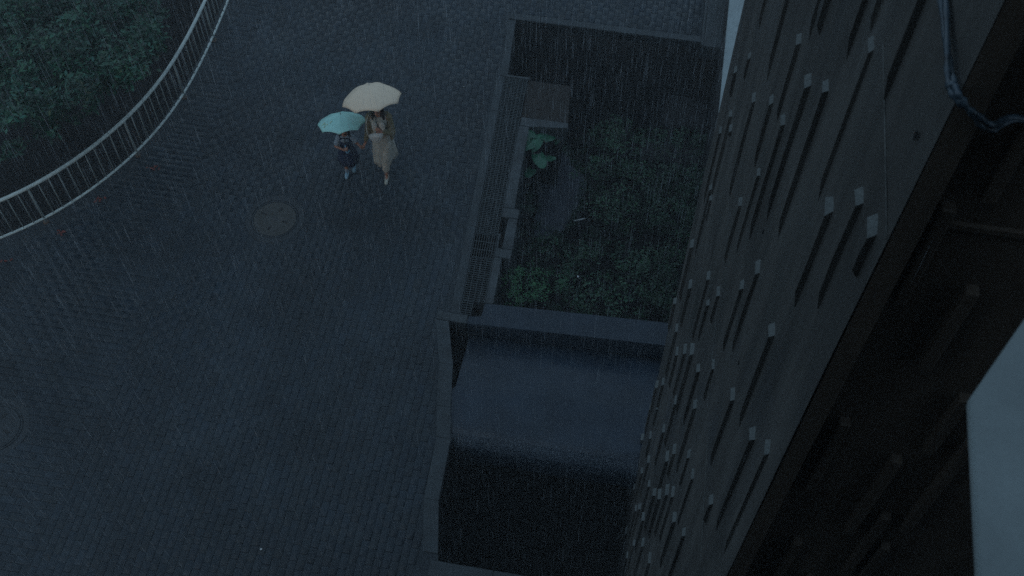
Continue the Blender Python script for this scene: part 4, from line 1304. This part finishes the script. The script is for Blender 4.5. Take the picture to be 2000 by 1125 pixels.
# faded print: a loose scrawl of pale strokes on the panel at the lower left
UP = Vector((-.8, -.55, 0)).normalized()
def on_canopy(lx, ly):
    tt = math.hypot(lx, ly) / .392
    return TG((lx, ly, .15 * (1 - tt ** 2.1) + .0035))
z_ = AX_G; x_ = z_.orthogonal().normalized(); y_ = z_.cross(x_)
def loc_dir(w): return (w.dot(x_), w.dot(y_))
base = Vector((-.215, -.20, 0)); 
bx, by = loc_dir(base)
for k in range(5):
    w = base + Vector((.035 * (k - 2), .02 * math.sin(k * 2.1) - .012 * (k - 2), 0))
    w2 = w + Vector((.032 * math.cos(k * 1.3), .03 * math.sin(k * 1.9 + 1), 0)); w3 = w2 + Vector((.02, -.022 if k % 2 else .02, 0))
    pts = [on_canopy(*loc_dir(q)) for q in (w, w2, w3)]
    tube_obj('print_mark', spline(pts, 4), .0045, M['umb_print'], ug, 5).location = (0, 0, 0)

# ------------------------------------------------------------------ rain
def rain(n, seed):
    g = np.random.default_rng(seed)
    x = g.uniform(-10.5, 5.0, n); y = g.uniform(1.0, 19.0, n); z = g.uniform(-1.8, 13.6, n)
    d = np.sqrt(x ** 2 + y ** 2 + (z - H) ** 2)
    u = x * EU.x + y * EU.y; v = x * EV.x + y * EV.y
    ok = (d > 3.0) & ~((u > .62) & (v > 1.8) & (v < 7.3)) & ~((z < .1) & ((u < -1.7) | (v < 9.3) | (v > 15.3)))
    # dry under the umbrellas
    for c in (UMB_W, UMB_G):
        ok &= ~(((x - c.x) ** 2 + (y - c.y) ** 2 < .22) & (z < c.z + .25))
    x, y, z = x[ok], y[ok], z[ok]; m = len(x)
    L = g.uniform(.16, .60, m) * np.clip(d[ok] / 10, .45, 1.2); r = d[ok] * 1.05e-4 * g.uniform(.5, 1.5, m); r *= np.where(g.random(m) < .05, 1.5, 1.0)
    sx = g.normal(-.012, .010, m); sy = g.normal(.0, .010, m)
    a0 = g.uniform(0, 6.28, m)
    top = np.stack([x + sx * L, y + sy * L, z + L], 1); bot = np.stack([x, y, z], 1)
    mid = bot * .6 + top * .4
    V_ = [top, bot]
    for k in range(3):
        a = a0 + k * 2.0944
        V_.append(mid + np.stack([np.cos(a) * r, np.sin(a) * r, np.zeros(m)], 1))
    V_ = np.stack(V_, 1).reshape(-1, 3)
    b = np.arange(m)[:, None] * 5
    T_ = []
    for k in range(3):
        T_.append(b + [0, 2 + k, 2 + (k + 1) % 3]); T_.append(b + [1, 2 + (k + 1) % 3, 2 + k])
    return fast_mesh('rain', V_, np.concatenate(T_))
M['rain'] = mat('rain_water', (0.62, 0.72, 0.80), 0.25, alpha=.36)
obj('rain', rain(RAIN_N, 77), M['rain'], None, kind='stuff')['label'] = 'falling rain, long thin threads of water'
# splash beads along the slab's edge and on the beam
g = np.random.default_rng(5)
V_, Q_ = [], []
def beads(n, f):
    for _ in range(n):
        p, r = f()
        b = len(V_)
        for d in ((1, 0, 0), (-1, 0, 0), (0, 1, 0), (0, -1, 0), (0, 0, 1.3), (0, 0, -1)):
            V_.append((p.x + d[0] * r, p.y + d[1] * r, p.z + d[2] * r))
        for a, c, e in ((0, 2, 4), (2, 1, 4), (1, 3, 4), (3, 0, 4), (2, 0, 5), (1, 2, 5), (3, 1, 5), (0, 3, 5)):
            Q_.append((b + a, b + c, b + e))
def f1():
    v = 6.90 + g.normal(.04, .12); u = g.uniform(-2.0, .68)
    return P(u, v, -.05 + abs(g.normal(0, .05)) - max(0, 6.88 - v) * 1.0), g.uniform(.0012, .0032)
def f2():
    v = g.uniform(6.9, 9.4); u = g.uniform(-2.0, .68)
    return P(u, v, (-.02 if v > 8.98 else -.06) + abs(g.normal(0, .03))), g.uniform(.0012, .003)
beads(11000, f1); beads(1300, f2)
def f3():
    u = g.uniform(-9, -2.2); v = g.uniform(4, 15)
    return P(u, v, abs(g.normal(0, .02))), g.uniform(.0012, .003)
beads(1500, f3)
obj('splashes', fast_mesh('splashes', V_, Q_), M['rain'], None, kind='stuff')['label'] = 'beads of rain splashing up from slab and paving'

if HAZE > 0:
    bm = bmesh.new()
    hv = [bm.verts.new(v) for v in ((-40, -30, -6.8), (40, -30, -6.8), (40, 45, -6.8), (-40, 45, -6.8), (-40, -30, 22.5), (40, -30, 22.5), (40, 45, 22.5), (-40, 45, 22.5))]
    for f in ((0, 1, 2, 3), (4, 7, 6, 5), (0, 4, 5, 1), (1, 5, 6, 2), (2, 6, 7, 3), (3, 7, 4, 0)): bm.faces.new([hv[i] for i in f])
    hm = bpy.data.materials.new('rain_haze'); hm.use_nodes = True
    nt = hm.node_tree
    for n in list(nt.nodes): nt.nodes.remove(n)
    oo = nt.nodes.new('ShaderNodeOutputMaterial'); pv = nt.nodes.new('ShaderNodeVolumePrincipled')
    pv.inputs['Color'].default_value = (.8, .88, .92, 1); pv.inputs['Density'].default_value = HAZE
    nt.links.new(pv.outputs[0], oo.inputs['Volume'])
    obj('haze', from_bm(bm, 'haze'), hm, None, kind='stuff')
